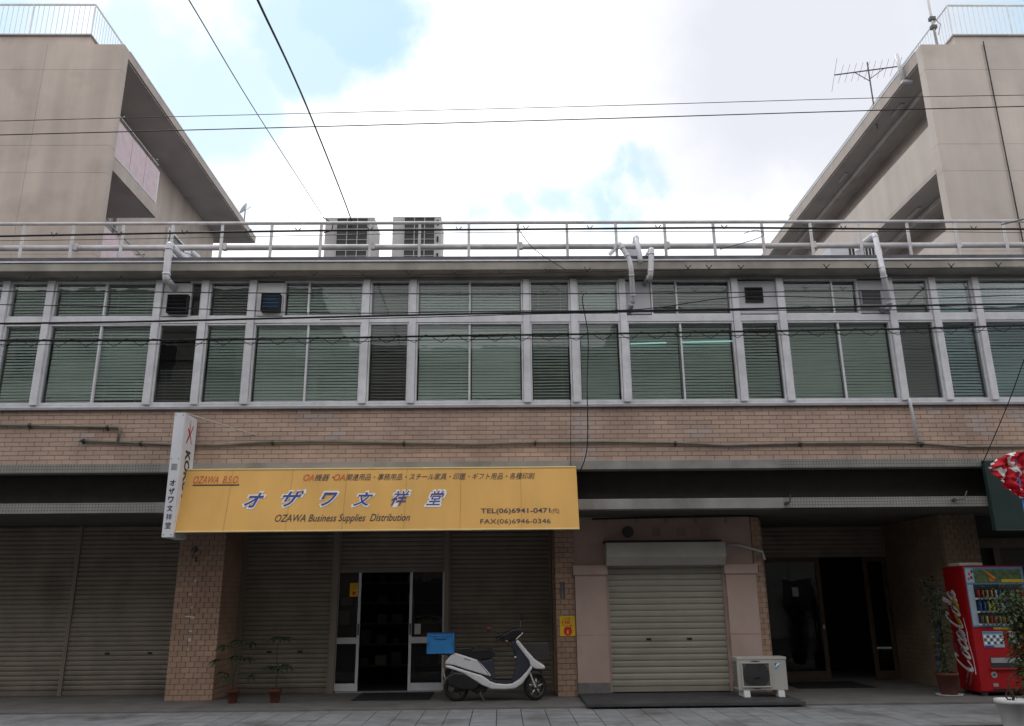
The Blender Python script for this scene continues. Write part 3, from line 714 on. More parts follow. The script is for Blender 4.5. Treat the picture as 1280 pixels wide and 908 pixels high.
MB().tube([bl_, br_], .018, 6).build('boom', m_metal, ta)
MB().tube([(bl_*.72+br_*.28), (b0*.45+top*.55)], .012, 5).tube([(bl_*.3+br_*.7), (b0*.4+top*.6)], .012, 5).build('brace', m_metal, ta)
for k in range(12):
    c = bl_.lerp(br_, k/11); ln = .34 if k else .62
    MB().tube([c+Vector((-.08, ln*.2, -ln*.75)), c+Vector((.08, -ln*.2, ln*.75))], .0055, 5).build('rod', m_metal, ta)
c1 = Vector((10.3, 17.9, 14.3))
vp = thing('vent_pipe', 'short pale stub pipe bracketed to the eave beside the aerial', 'pipe', c1)
MB().tube([(10.3, 17.9, 14.22), (10.22, 17.9, 15.0)], .055, 10).build('pipe', m_pvc, vp, True); B('bracket', m_pvc, vp, 10.25, 10.5, 17.85, 17.95, 14.16, 14.22)
ds = atX(305, 280, -9.1)
dt = thing('satellite_dish', 'small satellite dish on the far eave of the balcony wing', 'dish', (ds.x, ds.y, 14.62))
prof = [(.0, 0), (.10, .015), (.17, .045), (.23, .09)]
o = MB().lathe(prof, (0, 0, 0), 'X', 20, False).build('reflector', m_pvc, dt, True, local=True); o.location = (0, 0, .5); o.rotation_euler = (0, radians(-30), radians(200))
MB().tube([(0, 0, 0), (0, 0, .5)], .02, 6).build('post', m_metal, dt, local=True); MB().tube([(0, 0, .48), (.22, -.08, .58)], .009, 5).build('feed_arm', m_metal, dt, local=True)

# ------------------------------------------------------------------ roof air conditioners
def roof_ac(label, xa, xb, yt):
    Y = 14.6; a, b = at(xa, 300, Y), at(xb, 300, Y); z1 = at((xa+xb)/2, yt, Y).z; z0 = 7.385
    t = thing('roof_air_conditioner', label, 'air conditioner', ((a.x+b.x)/2, Y+.35, z0), 'condenser units on the podium roof')
    bd = B('casing', m_acroof, t, a.x, b.x, Y+.03, Y+.75, z0+.1, z1, bevel=.01)
    wd = b.x-a.x; gx0, gx1 = a.x+wd*.24, b.x-wd*.13
    B('grille_back', m_grille, t, gx0, gx1, Y+.022, Y+.029, z0+.16, z1-.03)
    gm = MB()
    for k in range(4): x = gx0+(gx1-gx0)*k/3; gm.box(x-.007, x+.007, Y+.004, Y+.0215, z0+.16, z1-.03)
    for k in range(12): z = z0+.16+(z1-z0-.19)*k/11; gm.box(gx0, gx1, Y+.008, Y+.018, z-.005, z+.005)
    gm.build('grille', m_acroof, t)
    for z in (z1-.2, z1-.55, z1-.9, z1-1.15):
        B('slot', m_black, t, b.x-wd*.09, b.x-wd*.05, Y+.026, Y+.031, z, z+.12)
    B('badge', m_black, t, a.x+.04, a.x+.12, Y+.026, Y+.031, z0+.28, z0+.31); B('badge', m_black, t, b.x-.12, b.x-.04, Y+.026, Y+.031, z0+.28, z0+.31)
    for x in (a.x+.05, b.x-.13): B('foot', m_metal, t, x, x+.08, Y+.05, Y+.7, z0+.001, z0+.099)
    return t
roof_ac('grey condenser unit behind the railing, under the drooping cable', 405, 467, 271)
roof_ac('grey condenser unit behind the railing, free of the drooping cable', 490, 551, 270)
p0, p1 = at(1038, 312, 14.8), at(1076, 306, 14.8)
t = thing('roof_condenser', 'low white condenser with wire grille beside the right-hand duct', 'air conditioner', (p0.x+.5, 15.1, 7.385))
zc = at(1050, 307, 14.8).z
B('casing', m_panel, t, p0.x, at(1058, 300, 14.8).x, 14.8, 15.4, 7.40, zc, bevel=.01)
B('coil', m_grille, t, at(1058.5, 300, 14.8).x, at(1100, 300, 14.8).x, 14.82, 15.38, 7.40, zc-.01)
gm = MB(); xa, xb = at(1058.5, 300, 14.8).x, at(1100, 300, 14.8).x
for k in range(11): x = xa+(xb-xa)*k/10; gm.box(x-.008, x+.008, 14.8, 14.812, 7.40, zc)
for k in range(4): z = 7.42+(zc-7.44)*k/3; gm.box(xa, xb, 14.796, 14.808, z-.006, z+.006)
gm.build('wire_grille', m_rail, t)
tag(B('junction_box', m_panel, None, at(781, 305, 14.1).x, at(796, 305, 14.1).x, 14.1, 14.3, 7.387, at(788, 309.5, 14.1).z, .01), 'small white box on the roof between the twin ducts', 'box')

# ------------------------------------------------------------------ ducts over the cornice
def duct(label, pts, r=.05, wrap=None):
    pts = [Vector(p) for p in pts]; dn = []
    for i, p in enumerate(pts):
        if 0 < i < len(pts)-1:
            a, b = (pts[i-1]-p), (pts[i+1]-p); q = min(.06, a.length*.4, b.length*.4)
            A, Bq = p+a.normalized()*q, p+b.normalized()*q
            dn += [A, A.lerp(p, .6).lerp(Bq.lerp(p, .6), .15), (A+Bq+2*p)/4, Bq.lerp(p, .6).lerp(A.lerp(p, .6), .15), Bq]
        else: dn.append(p)
    t = thing('duct_pipe', label, 'duct', pts[0], 'white refrigerant ducts over the cornice')
    MB().tube(dn, r, 12).build('pipe', m_pvc, t, True)
    for i in range(1, len(pts)-1):
        for q in (pts[i-1], pts[i+1]):
            d = (q-pts[i]).normalized(); c = pts[i]+d*.085
            if (q-pts[i]).length > .2: MB().tube([c-d*.018, c+d*.018], r*1.13, 12).build('collar', m_pvc, t, True)
    if wrap:
        a, b = Vector(wrap[0]), Vector(wrap[1]); MB().tube([a, b], r*1.03, 10).build('tape_wrap', m_pvcd, t, True)
    return t
CY = GY-.5
def ap(x, y, Y): return at(x, y, Y)
RZ = 7.40
def onroof(x, y): d = ray(x, y); k = (RZ-1.6)/d.z; return CAM+d*k
duct('grey duct bent over the cornice above the black louvre hood', [ap(219, 361, GY+.0), ap(207.5, 349, CY), ap(211.5, 306, CY), ap(233, 325, 14.05)], .062)
duct('short duct stub rising from the roof by the hooked duct', [Vector((ap(234, 324, 14.1).x, 14.1, 7.39)), ap(235, 312, 14.1), ap(247, 322, 14.6)], .055)
a = [ap(763, 317, 14.2), ap(774.5, 305, CY), ap(787, 325, CY), ap(789, 338, CY), ap(791.5, 375, GY-.22), ap(786, 391, GY-.05)]
duct('thin duct zigzagging from the roof to the transom', a, .043, (a[4].lerp(a[5], .1), a[5]))
duct('upright duct arching over the railing pipe', [ap(793, 305, 14.0), ap(795, 296, 13.7), ap(801, 327, CY)], .045)
a = [ap(806.5, 325, 14.0), ap(814.5, 312, CY), ap(813, 345, CY), ap(806, 355, GY-.02)]
duct('short hooked duct entering the blank panel top', a, .048, (a[2].lerp(a[3], .25), a[3]))
a = [Vector((ap(1073, 316, 13.9).x, 13.9, 7.39)), ap(1072, 309, 13.9), ap(1093.5, 293.5, 13.5), ap(1103.5, 340, CY), ap(1112.5, 384, GY-.2), ap(1102, 389, GY-.02)]
duct('long slanting duct beside the grey louvre at the wing end', a, .05, (a[4].lerp(a[5], .2), a[5]))

# vent hoods
def hood(label, cx, cy, wpx, hpx, m, ml, dep=.12):
    p = at(cx, cy, GY-.1); sx, sz = wpx/146, hpx/152
    t = thing('vent_hood', label, 'vent', (p.x, GY-.012, p.z), 'vent hoods in the window strip')
    mb = MB(); frame(mb, p.x-sx, p.x+sx, p.z-sz, p.z+sz, .014, GY-.013-dep, GY-.013); mb.box(p.x-sx+.014, p.x+sx-.014, GY-.03, GY-.014, p.z-sz+.014, p.z+sz-.014)
    mb.build('hood', m, t)
    n = 4
    for k in range(n):
        z = p.z-sz+.02+(2*sz-.04)*(k+.5)/n
        s = MB().box(-sx+.016, sx-.016, -.05, .05, -.004, .004).build('louvre', ml, t, local=False, loc=(p.x, GY-.013-dep*.55, z)); s.rotation_euler = (radians(-38), 0, 0)
    return t
hood('black square louvre hood under the hooked duct', 222, 380, 26, 25, m_black, m_grille)
hood('bluish louvre hood on the white panel', 338.5, 378.5, 24, 24, m_black, mat('louvre_blue', (.16, .24, .36), .3, .2))
hood('flush black grille in the plain square panel', 944, 367, 23, 21, m_black, m_grille, .03)
hood('grey louvre hood beside the slanting duct', 1089, 372, 27, 23, m_alud, m_alud, .1)

# ------------------------------------------------------------------ conduits on the tiled band
def conduit(name, label, pts, r, clamps=(), m=m_cond):
    t = thing(name, label, 'conduit', pts[0])
    MB().tube(pts, r, 8).build('pipe', m, t, True)
    for c in clamps: c = Vector(c); MB().tube([c+Vector((-.02, -.005, 0)), c+Vector((.02, -.005, 0))], r*1.7, 8).box(c.x-.012, c.x+.012, c.y, GY, c.z-.05, c.z-.02).build('clamp', m_metal, t)
    return t
cy_ = GY-.04
run = [(100, 551), (148, 553), (215, 556), (270, 557), (330, 553), (400, 552), (505, 554), (590, 556), (665, 553.5), (760, 552.5), (850, 554), (910, 557), (1000, 554.5), (1075, 554), (1150, 554.5), (1210, 559), (1300, 558)]
conduit('long_conduit', 'long sagging grey conduit running the width of the tiled band', [at(x, y, cy_) for x, y in run], .022, [at(x, y, cy_) for x, y in ((104, 551), (176, 554), (341, 553), (505, 554), (669, 553.5), (844, 554), (1000, 554.5), (1152, 555))])
conduit('short_conduit', 'short pipe dropping from the sill end onto the long conduit at the left', [at(-60, 530, cy_), at(148, 534.5, cy_), at(150, 536, cy_), at(147.5, 552, cy_-.02)], .022, [at(37, 532, cy_), at(134, 534.3, cy_)])
conduit('drop_conduit', 'pale pipe dropping from the sill to the conduit by the patched tiles', [at(1136, 498, GY-.1), at(1138, 505, GY-.1), at(1147.5, 553, cy_-.02)], .026, [], m_pvc)

# ------------------------------------------------------------------ yellow awning
a_tl, a_tr = at(221.5, 588.5, 13.3), at(719.5, 583.5, 13.3); a_bl, a_br = at(207, 665.5, 13.05), at(724.5, 661, 13.05)
AX0, AX1 = (a_tl.x+a_bl.x)/2, (a_tr.x+a_br.x)/2; AZ1, AZ0 = (a_tl.z+a_tr.z)/2, (a_bl.z+a_br.z)/2
aw = thing('awning_sign', 'yellow fabric shop awning with blue lettering above the shutters', 'awning', ((AX0+AX1)/2, GY-.05, AZ0))
yt_, yb_ = 13.3, 13.05
V_aw = Vector((0, yt_-yb_, AZ1-AZ0)); HAW = V_aw.length; V_aw.normalize()
fab = MB(); nx, nzz = 48, 8
def awp(u, v, off=0):
    x = AX0+(AX1-AX0)*u; z = AZ0+(AZ1-AZ0)*v; y = yb_+(yt_-yb_)*v
    return (x, y-off, z)
for i in range(nx):
    for k in range(nzz): fab.quad(awp(i/nx, k/nzz), awp((i+1)/nx, k/nzz), awp((i+1)/nx, (k+1)/nzz), awp(i/nx, (k+1)/nzz))
fo = fab.build('front_fabric', m_yel, aw, True, fix=False)
bm = bmesh.new(); bm.from_mesh(fo.data); bmesh.ops.remove_doubles(bm, verts=bm.verts, dist=1e-4); bmesh.ops.recalc_face_normals(bm, faces=bm.faces); bm.to_mesh(fo.data); bm.free()
tp = MB(); tp.quad((AX0, yt_+.002, AZ1+.004), (AX1, yt_+.002, AZ1+.004), (AX1, GY-.045, AZ1+.045), (AX0, GY-.045, AZ1+.045)); tp.tube([(AX0, yt_+.002, AZ1), (AX1, yt_+.002, AZ1)], .016, 8); tp.build('top_fabric', m_yeltop, aw)
for x in (AX0, AX1):
    e = MB(); e.box(x-.004, x+.004, 0, .01, 0, .01); e.v = []; e.f = []; e.r = []
    e.xprism([(yb_+.004, AZ0), (yt_+.004, AZ1), (GY-.045, AZ1+.04), (GY-.045, AZ0+.02)], x-.004, x+.004); e.build('side_fabric', m_yel, aw)
MB().tube([(AX0, yb_+.004, AZ0), (AX1, yb_+.004, AZ0)], .014, 8).build('valance_pipe', m_yeltop, aw)
for x in (AX0+.1, (AX0*2+AX1)/3, (AX0+2*AX1)/3, AX1-.1):
    MB().tube([(x, GY-.05, AZ0+.35), (x, yb_+.03, AZ0+.03)], .018, 6).tube([(x, GY-.05, AZ0+.03), (x, yb_+.03, AZ0+.03)], .018, 6).build('arm', m_rust, aw)
for k in range(1, 7):
    u = k/7 + (-.004 if k % 2 else .003); sm = MB()
    for j in range(nzz):
        a, b = Vector(awp(u, j/nzz, .0025)), Vector(awp(u, (j+1)/nzz, .0025)); sm.quad(a-Vector((.003, 0, 0)), a+Vector((.003, 0, 0)), b+Vector((.003, 0, 0)), b-Vector((.003, 0, 0)))
    sm.build('seam', m_seam, aw)
nrm = Vector((1, 0, 0)).cross(V_aw)
def aon(x, y):                                 # pixel on the awning front
    d = ray(x, y); o = Vector((AX0, yb_, AZ0)); k = (o-CAM).dot(nrm)/d.dot(nrm); return CAM+d*k
def awtext(name, body, x0, x1, yb, yt, m, off=0, shear=0, dep=.005, grow=0):
    a, b = aon(x0, yb), aon(x1, yb); c = aon(x0, yt); h = (c-a).dot(V_aw)
    a = a - V_aw*grow - Vector((grow, 0, 0))
    return text(name, body, a, (1, 0, 0), V_aw, (b.x-aon(x0, yb).x)+2*grow, h+2*grow, m, aw, off, shear, dep)
for ch, x0, x1, yb, yt in (('オ', 304, 329, 635, 616.5), ('ザ', 351, 378, 634, 614), ('ワ', 400, 421, 633, 616), ('文', 441, 466, 633, 615.5), ('祥', 488, 512, 632.5, 614), ('堂', 532, 556, 632, 614)):
    awtext('letter_outline', ch, x0-1, x1+1, yb+.8, yt-.8, m_twhite, .06, .45, .006, .018)
    awtext('letter', ch, x0+.5, x1-.5, yb, yt, m_tblue, .022 if ch in 'オザワ文' else .008, .45, .0095)
awtext('letter_line', 'OZAWA Business Supplies  Distribution', 343, 512, 655.5, 643.5, m_tdark, .005, .32)
awtext('letter_line', 'OZAWA  B.S.O.', 241, 298, 605, 595.5, m_tred, .01, .3)
pa, pb = aon(241, 607.5), aon(299, 607); MB().box(0, pb.x-pa.x, -.003, 0, 0, .018).build('underline', m_tdark, aw, loc=pa+Vector((0, -.003, 0)))
segs = [('OA', 379, 392, m_tred), ('機器・', 393, 417, m_tdark), ('OA', 417, 431, m_tred), ('関連用品・事務用品・スチール家具・印鑑・ギフト用品・各種印刷', 432, 669, m_tdark)]
for body, x0, x1, m in segs:
    f_ = (x0-379)/290
    awtext('letter_line', body, x0, x1, 601.5-f_*2.5, 593.2-f_*3.0, m, .012 if body == 'OA' else 0, .3)
awtext('letter_line', 'TEL(06)6941-0471', 601, 688, 643.8, 635.8, m_tdark, .012, 0)
awtext('letter_line', '(代)', 689.5, 699, 643, 635.5, m_tdark, 0, 0)
awtext('letter_line', 'FAX(06)6946-0346', 600.5, 688.5, 656.8, 649.2, m_tdark, 0, 0)

# ------------------------------------------------------------------ projecting sign
Yn, Yb = 13.0, 13.56
s0, s1 = at(218, 516.5, Yn), at(231, 516, Yn); zb_ = at(208, 672, Yn).z
SX0, SX1 = s0.x, s1.x; xm = (at(202, 672, Yn).x); SX0 = (SX0+xm)/2; SX1 = SX0+.168; SZ1 = s1.z
sg = thing('projecting_sign', 'narrow white sign box standing out from the wall at the awning end', 'sign', ((SX0+SX1)/2, (Yn+Yb)/2, zb_))
B('box', m_sign, sg, SX0, SX1, Yn, Yb, zb_, SZ1, bevel=.006)
B('face_panel', m_sign, sg, SX1-.001, SX1+.006, Yn+.03, Yb-.03, zb_+.03, SZ1-.03)
rvm = MB()
for z in (SZ1-.04, SZ1-.75, zb_+.04):
    for x in (SX0+.025, SX1-.025): rvm.lathe([(.008, -.004), (.008, 0)], (x, Yn-.001, z), 'Y', 8)
rvm.build('rivets', m_metal, sg)
B('label_plate', m_alud, sg, SX0+.04, SX0+.13, Yn-.004, Yn-.001, SZ1-.93, SZ1-.83)
cz = at(211, 600, Yn).z; hh = .098
for k, ch in enumerate('オザワ文祥堂'):
    text('letter', ch, (SX0+.04, Yn, cz-hh*1.0-k*.132), (1, 0, 0), (0, 0, 1), .09, hh, m_tdark, sg, .03 if k < 4 else .012)
zl = at(240, 545, 13.25).z
Ux, Vx = Vector((0, 0, -1)), Vector((0, 1, 0))
text('letter_row', 'KOKUYO', (SX1+.006, 13.16, zl-.25), (0, 0, -1), (0, 1, 0), 1.0, .22, m_tdark, sg, .045)
lc = Vector((SX1+.01, 13.27, zl+.02))
def stroke(pts, w0, w1, m, nm):
    mb = MB()
    for i in range(len(pts)-1):
        a, b = Vector((0, *pts[i])), Vector((0, *pts[i+1])); t = (b-a).normalized(); nn = Vector((0, -t.z, t.y)); A = w0+(w1-w0)*i/(len(pts)-1); Bw = w0+(w1-w0)*(i+1)/(len(pts)-1)
        mb.quad(lc+a-nn*A, lc+b-nn*Bw, lc+b+nn*Bw, lc+a+nn*A)
    mb.build(nm, m, sg)
stroke([(.13, .17), (.02, .02), (-.04, -.03)], .012, .02, m_lred, 'emblem'); stroke([(-.1, .08), (0, .02), (.1, -.14)], .02, .012, m_lred, 'emblem'); stroke([(-.01, .24), (-.02, .02)], .004, .016, m_lred, 'emblem'); stroke([(-.03, -.03), (-.12, -.16)], .02, .012, m_tdark, 'emblem')
e0 = at(319, 544, GY)
tag(MB().tube([(SX1-.01, Yn+.03, SZ1), e0], .009, 6).build('stay_rod', m_rod), 'thin pale stay rod from the sign top to the tiled wall', 'rod')

# ------------------------------------------------------------------ overhead cables
def cable(label, ctrl, r, sag=0, n=28, hooks=None, name='overhead_cable', cat='cable'):
    ctrl = [Vector(c) for c in ctrl]; pts = []
    for i in range(len(ctrl)-1):
        k = max(2, n//(len(ctrl)-1))
        for j in range(k+(1 if i == len(ctrl)-2 else 0)):
            t = j/k
            if len(ctrl) > 2:
                p_1, p0, p1, p2 = ctrl[max(i-1, 0)], ctrl[i], ctrl[i+1], ctrl[min(i+2, len(ctrl)-1)]
                p = .5*((2*p0)+(p1-p_1)*t+(2*p_1-5*p0+4*p1-p2)*t*t+(3*p0-p_1-3*p1+p2)*t**3)
            else: p = ctrl[i].lerp(ctrl[i+1], t); p.z -= sag*4*t*(1-t)
            pts.append(p)
    o = MB().tube(pts, r, 6).build(name, m_cable, None, True)
    tag(o, label, cat)
    if hooks:
        hm = MB()
        for h in hooks:
            h = Vector(h); hm.tube([h+Vector((-.045, 0, .055)), h+Vector((-.01, 0, 0)), h+Vector((.01, 0, 0)), h+Vector((.06, 0, .05))], .008, 5)
            hm.tube([h, h+Vector((0, 0, -.02))], .016, 5)
        hk = hm.build('cable_hooks', m_cable, o); stuff(hk)
    return o
def line(pxs, Y):                              # cables run on past the frame to the next poles
    p = [at(x, y, Y) for x, y in pxs]
    if pxs[0][0] < 0: d = (p[1]-p[0]); p.insert(0, p[0]-d*((p[0].x+17)/d.x)*Vector((1, 1, 1)).x)
    if pxs[-1][0] > 1280: d = (p[-1]-p[-2]); p.append(p[-1]+d*((17-p[-1].x)/d.x))
    return p
cable('upper of two thin level wires across the sky', line([(-100, 154), (340, 143), (720, 133.5), (1100, 122.5), (1400, 117)], 9.0), .0042)
cable('lower of two thin level wires across the sky', line([(-100, 171.5), (340, 160), (720, 149.5), (1100, 138), (1400, 130)], 8.6), .006)
cable('thin slanting wire crossing the sky onto the roof', [at(190, -70, 5.0), at(236, 0, 5.8), at(318, 137, 9.2), at(402, 268, 14.4)], .006)
e = cable('thick slanting cable crossing the sky onto the condenser unit', [at(290, -70, 4.6), at(322, 0, 5.4), at(385, 137, 8.6), at(438, 272, 14.3), at(436, 283, 14.3)], .011)
WY_ = 13.0
hk1 = [at(x, y, WY_) for x, y in ((67, 294.5), (148, 293), (230, 291.5), (310, 290), (372, 288.5), (462, 287.5), (573, 287), (657, 286), (737, 285.5), (822, 285), (905, 285), (1054, 286), (1217, 286.5))]
cable('thick black cable along the rooftop railing', line([(-60, 296), (0, 295.5), (160, 292.5), (400, 288.5), (640, 287), (900, 285), (1120, 286.5), (1280, 286.5), (1350, 286)], WY_), .018, n=48, hooks=hk1)
cable('thin wire just below the thick railing cable', line([(-60, 302), (160, 299), (640, 290.5), (1120, 289.8), (1350, 292)], WY_), .005, n=40)
hk2 = [at(x, y, CY) for x, y in ((34, 349), (93, 349), (148, 348), (340, 344), (392, 344), (453, 342.5), (511, 341.5), (568, 341), (626, 341), (684, 340), (734, 338), (860, 335), (886, 335), (926, 335), (1033, 334), (1085, 333.5), (1135, 333.5), (1189, 333), (1248, 332))]
cable('thin wire hooked along the cornice', line([(-60, 351), (160, 350), (400, 345), (640, 342), (900, 337), (1120, 335.5), (1350, 333)], CY), .006, n=44, hooks=hk2)
cable('topmost thin wire in front of the office windows', line([(-60, 364), (160, 365), (400, 367), (640, 367.5), (900, 366), (1120, 363), (1280, 361.5), (1350, 361)], WY_), .009, n=44)
cable('wavering thin wire second from the top in front of the windows', line([(-60, 380), (0, 381), (160, 384), (300, 388), (420, 392), (640, 389), (800, 387), (930, 371), (1120, 374), (1280, 369), (1350, 368)], WY_-.05), .008, n=50)
cable('thick black cable crossing just above the transom', line([(-60, 405.5), (160, 402.5), (330, 398.5), (480, 395), (660, 391), (900, 387), (1120, 382.5), (1280, 380), (1350, 379)], WY_+.03), .017, n=44)
cable('thin wire close below the thick transom cable', line([(400, 400), (560, 396), (660, 393), (900, 388.5), (1120, 387.5), (1280, 384.5), (1350, 383)], WY_), .008, n=40)
lo = line([(-60, 426), (160, 425.5), (400, 423), (560, 420), (720, 418), (900, 415), (1120, 411.5), (1280, 407), (1350, 405)], WY_)
cable('lowest thick black cable across the lower window panes', lo, .017, n=44)
cable('messenger wire hanging under the lowest thick cable', [p+Vector((0, 0, -.07)) for p in lo], .006, n=44)
sp_ = []; x0_, x1_ = lo[0].x, lo[-1].x
def zlo(x):
    for i in range(len(lo)-1):
        if lo[i].x <= x <= lo[i+1].x: return lo[i].z+(lo[i+1].z-lo[i].z)*(x-lo[i].x)/(lo[i+1].x-lo[i].x)
    return lo[-1].z
k = 0
while x0_+k*.09 < x1_:
    x = x0_+k*.09; ph = k % 5; sp_.append((x, WY_-.02+(.03 if ph in (1, 2) else 0), zlo(x)+(0.015, .01, -.06, -.115, -.06)[ph])); k += 1
o = MB().tube(sp_, .006, 5).build('lashing_wire', m_cable, None, True); tag(o, 'looping lashing wire wound round the lowest window cable', 'wire')
cable('thin wire dropping past the window to the awning end', [at(733, 366, WY_), at(728, 375, WY_), at(735, 420, WY_+.1), at(734, 480, WY_+.2), at(734, 558, WY_+.3), at(725, 590, 13.4)], .009, n=40)
cable('thin wire dropping straight from the sill beside the pale tiles', [at(713.5, 480, GY-.1), at(713.5, 510, GY-.1), at(713.5, 585, GY-.06)], .006, n=10)
cable('thin wire slanting down to the green canopy', [at(1500, -150, 10.5), at(1300, 395, 12.6), at(1262, 500, 13.0), at(1228, 580, 13.35)], .008, n=16)
cable('loose wire drooping over the condenser by the railing', [at(404, 272, 14.3), at(415, 280, 14.2), at(414, 288, 14.1), at(405, 291, 14.1)], .012, n=16)
cable('thin wire slanting from the railing to the cornice', [at(646, 284, WY_), at(664, 308, 13.1), at(682, 322, 13.1), at(708, 338, CY)], .006, n=16)
cable('thin wires tangled at the railing near the gallery wing', [at(930, 292, 13.1), at(945, 288, 13.1), at(955, 293, 13.1), at(942, 300, 13.1), at(900, 312, 13.1)], .006, n=24)
cable('service cable entering at the right end of the railing', [at(1252, 281, 12.6), at(1285, 273, 11.5), at(1340, 262, 10), at(1700, 180, 7)], .012, n=16)

# ledge lamps / brackets
def bracket(label, x, y, dx_):
    p = at(x, y, GY-.08); t = thing('wall_bracket', label, 'bracket', (p.x, GY-.04, p.z))
    MB().lathe([(.03, -.05), (.03, 0)], (p.x, GY-.035, p.z), 'Y', 10).build('socket', m_metal, t)
    MB().tube([(p.x, GY-.08, p.z), (p.x+dx_*.7, GY-.12, p.z+.01), (p.x+dx_, GY-.12, p.z+.14)], .011, 6).build('arm', m_metal, t); return t
bracket('small hooked bracket on the lower ledge near the green canopy', 1193.5, 625, .2)
bracket('small bracket on the lower ledge where mosaic meets concrete', 984, 629, .05)

# ------------------------------------------------------------------ green canopy, flag
gx0 = at(1238, 620, 13.44).x; gz1, gz0 = at(1245, 576, 13.44).z, at(1262, 663, 13.44).z
gc = thing('green_canopy', 'dark green fabric canopy at the edge beside the red flag', 'canopy', (gx0+1.5, 13.4, gz0))
MB().xprism([(13.44, gz0), (13.46, gz1), (GY-.05, gz1+.02), (GY-.05, gz0)], gx0, gx0+3.2).build('cover', m_green, gc, bevel=.01)
MB().tube([(gx0, 13.44, gz0), (gx0+3.2, 13.44, gz0)], .016, 6).build('front_bar', m_green, gc)
FY = 12.0
fp = at(1276, 612, FY)
fl = thing('banner_flag', 'red and white banner flag bunched up on a blue pole', 'flag', (fp.x, FY, 0))
MB().tube([(fp.x, FY, 0), (fp.x, FY, at(1273, 575, FY).z+.1)], .014, 8).build('pole', m_pole, fl, True)
MB().lathe([(.2, 0), (.2, .06), (.05, .1), (.03, .25)], (fp.x, FY, .0), 'Z', 20).build('base', m_potw, fl, True)
def fnoise(u, v): return sin(u*7+1.3*sin(v*5))*.5+sin(u*13+v*9)*.25+sin(v*17-u*4)*.2
fm = MB(); NU, NV = 26, 22; ftop = at(1265, 564, FY).z; fbot = at(1268, 622, FY).z; grid = []
for i in range(NU+1):
    row = []
    for k in range(NV+1):
        u, v = i/NU, k/NV                       # u across the cloth, v down it
        wdt = .30+.16*sin(v*pi*.9+.4)-.16*v
        x = fp.x + .02 - (1-u)*(wdt) + u*.42 + .03*fnoise(u*2, v*2+3)
        z = ftop - .02 - v*(ftop-fbot)*(1.0) - (u-.45)*(.05 if v > .2 else -.12) - .25*max(0, .35-u)*(1-v) + .025*fnoise(v*3, u*2)
        y = FY - .03 + .11*fnoise(u*3.2+v, v*2.4)
        row.append((x, y, z))
    grid.append(row)
for i in range(NU):
    for k in range(NV): fm.quad(grid[i][k], grid[i+1][k], grid[i+1][k+1], grid[i][k+1])
fo = fm.build('cloth', m_redf, fl, True, fix=False)
bm = bmesh.new(); bm.from_mesh(fo.data); bmesh.ops.remove_doubles(bm, verts=bm.verts, dist=1e-4); bmesh.ops.recalc_face_normals(bm, faces=bm.faces); bm.to_mesh(fo.data); bm.free()
fo.modifiers.new('solid', 'SOLIDIFY').thickness = .004
fo.data.materials.append(m_twhite)
for pgi, pg in enumerate(fo.data.polygons):
    i, k = pgi//NV, pgi % NV
    q = (i+2*sin(k*.5)) % 9
    if q < 1.4 or (7 < k < 10 and i % 6 > 2): pg.material_index = 1

# ------------------------------------------------------------------ outdoor air conditioner
AY = 14.0
ax0, ax1 = at(923, 850, AY).x, at(984.5, 850, AY).x; az0, az1 = stp+.1, at(950, 822, AY).z
ac = thing('outdoor_air_conditioner', 'cream outdoor condenser unit on two blocks beside the pink pilaster', 'air conditioner', ((ax0+ax1)/2, AY+.15, stp))
B('casing', m_acw, ac, ax0, ax1, AY, AY+.29, az0, az1, bevel=.012)
B('lid', m_acw, ac, ax0-.008, ax1+.008, AY-.008, AY+.298, az1-.035, az1+.006, bevel=.006)
gx1 = ax0+(ax1-ax0)*.665; gx0_ = ax0+.055
fr = MB(); frame(fr, gx0_, gx1, az0+.045, az1-.07, .022, AY-.022, AY-.001); fr.build('grille_frame', m_acw, ac, bevel=.003)
B('grille_back', m_fan, ac, gx0_+.022, gx1-.022, AY-.006, AY-.002, az0+.067, az1-.092)
cc = Vector(((gx0_+gx1)/2, AY-.012, (az0+.045+az1-.07)/2)); rr = (gx1-gx0_)/2-.03
rg = MB()
for k in range(1, 11):
    r = rr*k/10; rg.lathe([(r-.0035, -.004), (r+.0035, -.004), (r+.0035, .004), (r-.0035, .004), (r-.0035, -.004)], cc, 'Y', 28, False)
for k in range(8): q = pi*k/8; d = Vector((cos(q), 0, sin(q)))*rr; rg.tube([cc-d, cc+d], .004, 4)
stuff(rg.build('fan_grille', m_grille, ac))
MB().lathe([(rr+.006, -.002), (rr+.006, .004)], cc+Vector((0, .003, 0)), 'Y', 32).build('fan_opening', m_grille, ac)
mk = MB(); mk.prism([(cc.x-.055, cc.z-.03), (cc.x-.02, cc.z-.042), (cc.x+.06, cc.z-.034), (cc.x+.055, cc.z-.052), (cc.x-.03, cc.z-.056)], AY-.026, AY-.02); mk.build('badge', m_black, ac)
lx, lz = ax0+(ax1-ax0)*.77, az1-.09
MB().prism([(lx, lz), (lx+.09, lz), (lx+.075, lz-.045), (lx, lz-.10)], AY-.004, AY-.001).build('logo', m_cyan, ac)
MB().prism([(lx, lz-.003), (lx+.03, lz-.003), (lx, lz-.04)], AY-.007, AY-.0045).build('logo_mark', m_tdark, ac)
MB().prism([(lx+.034, lz-.003), (lx+.09, lz-.003), (lx+.004, lz-.06), (lx+.004, lz-.045)], AY-.0068, AY-.0045).build('logo_mark', m_twhite, ac)
vm = MB()
for k in range(14): z = az0+.05+k*(az1-az0-.13)/13; vm.box(ax0-.005, ax0-.001, AY+.05, AY+.26, z, z+.014)
vm.build('side_vent', m_grille, ac)
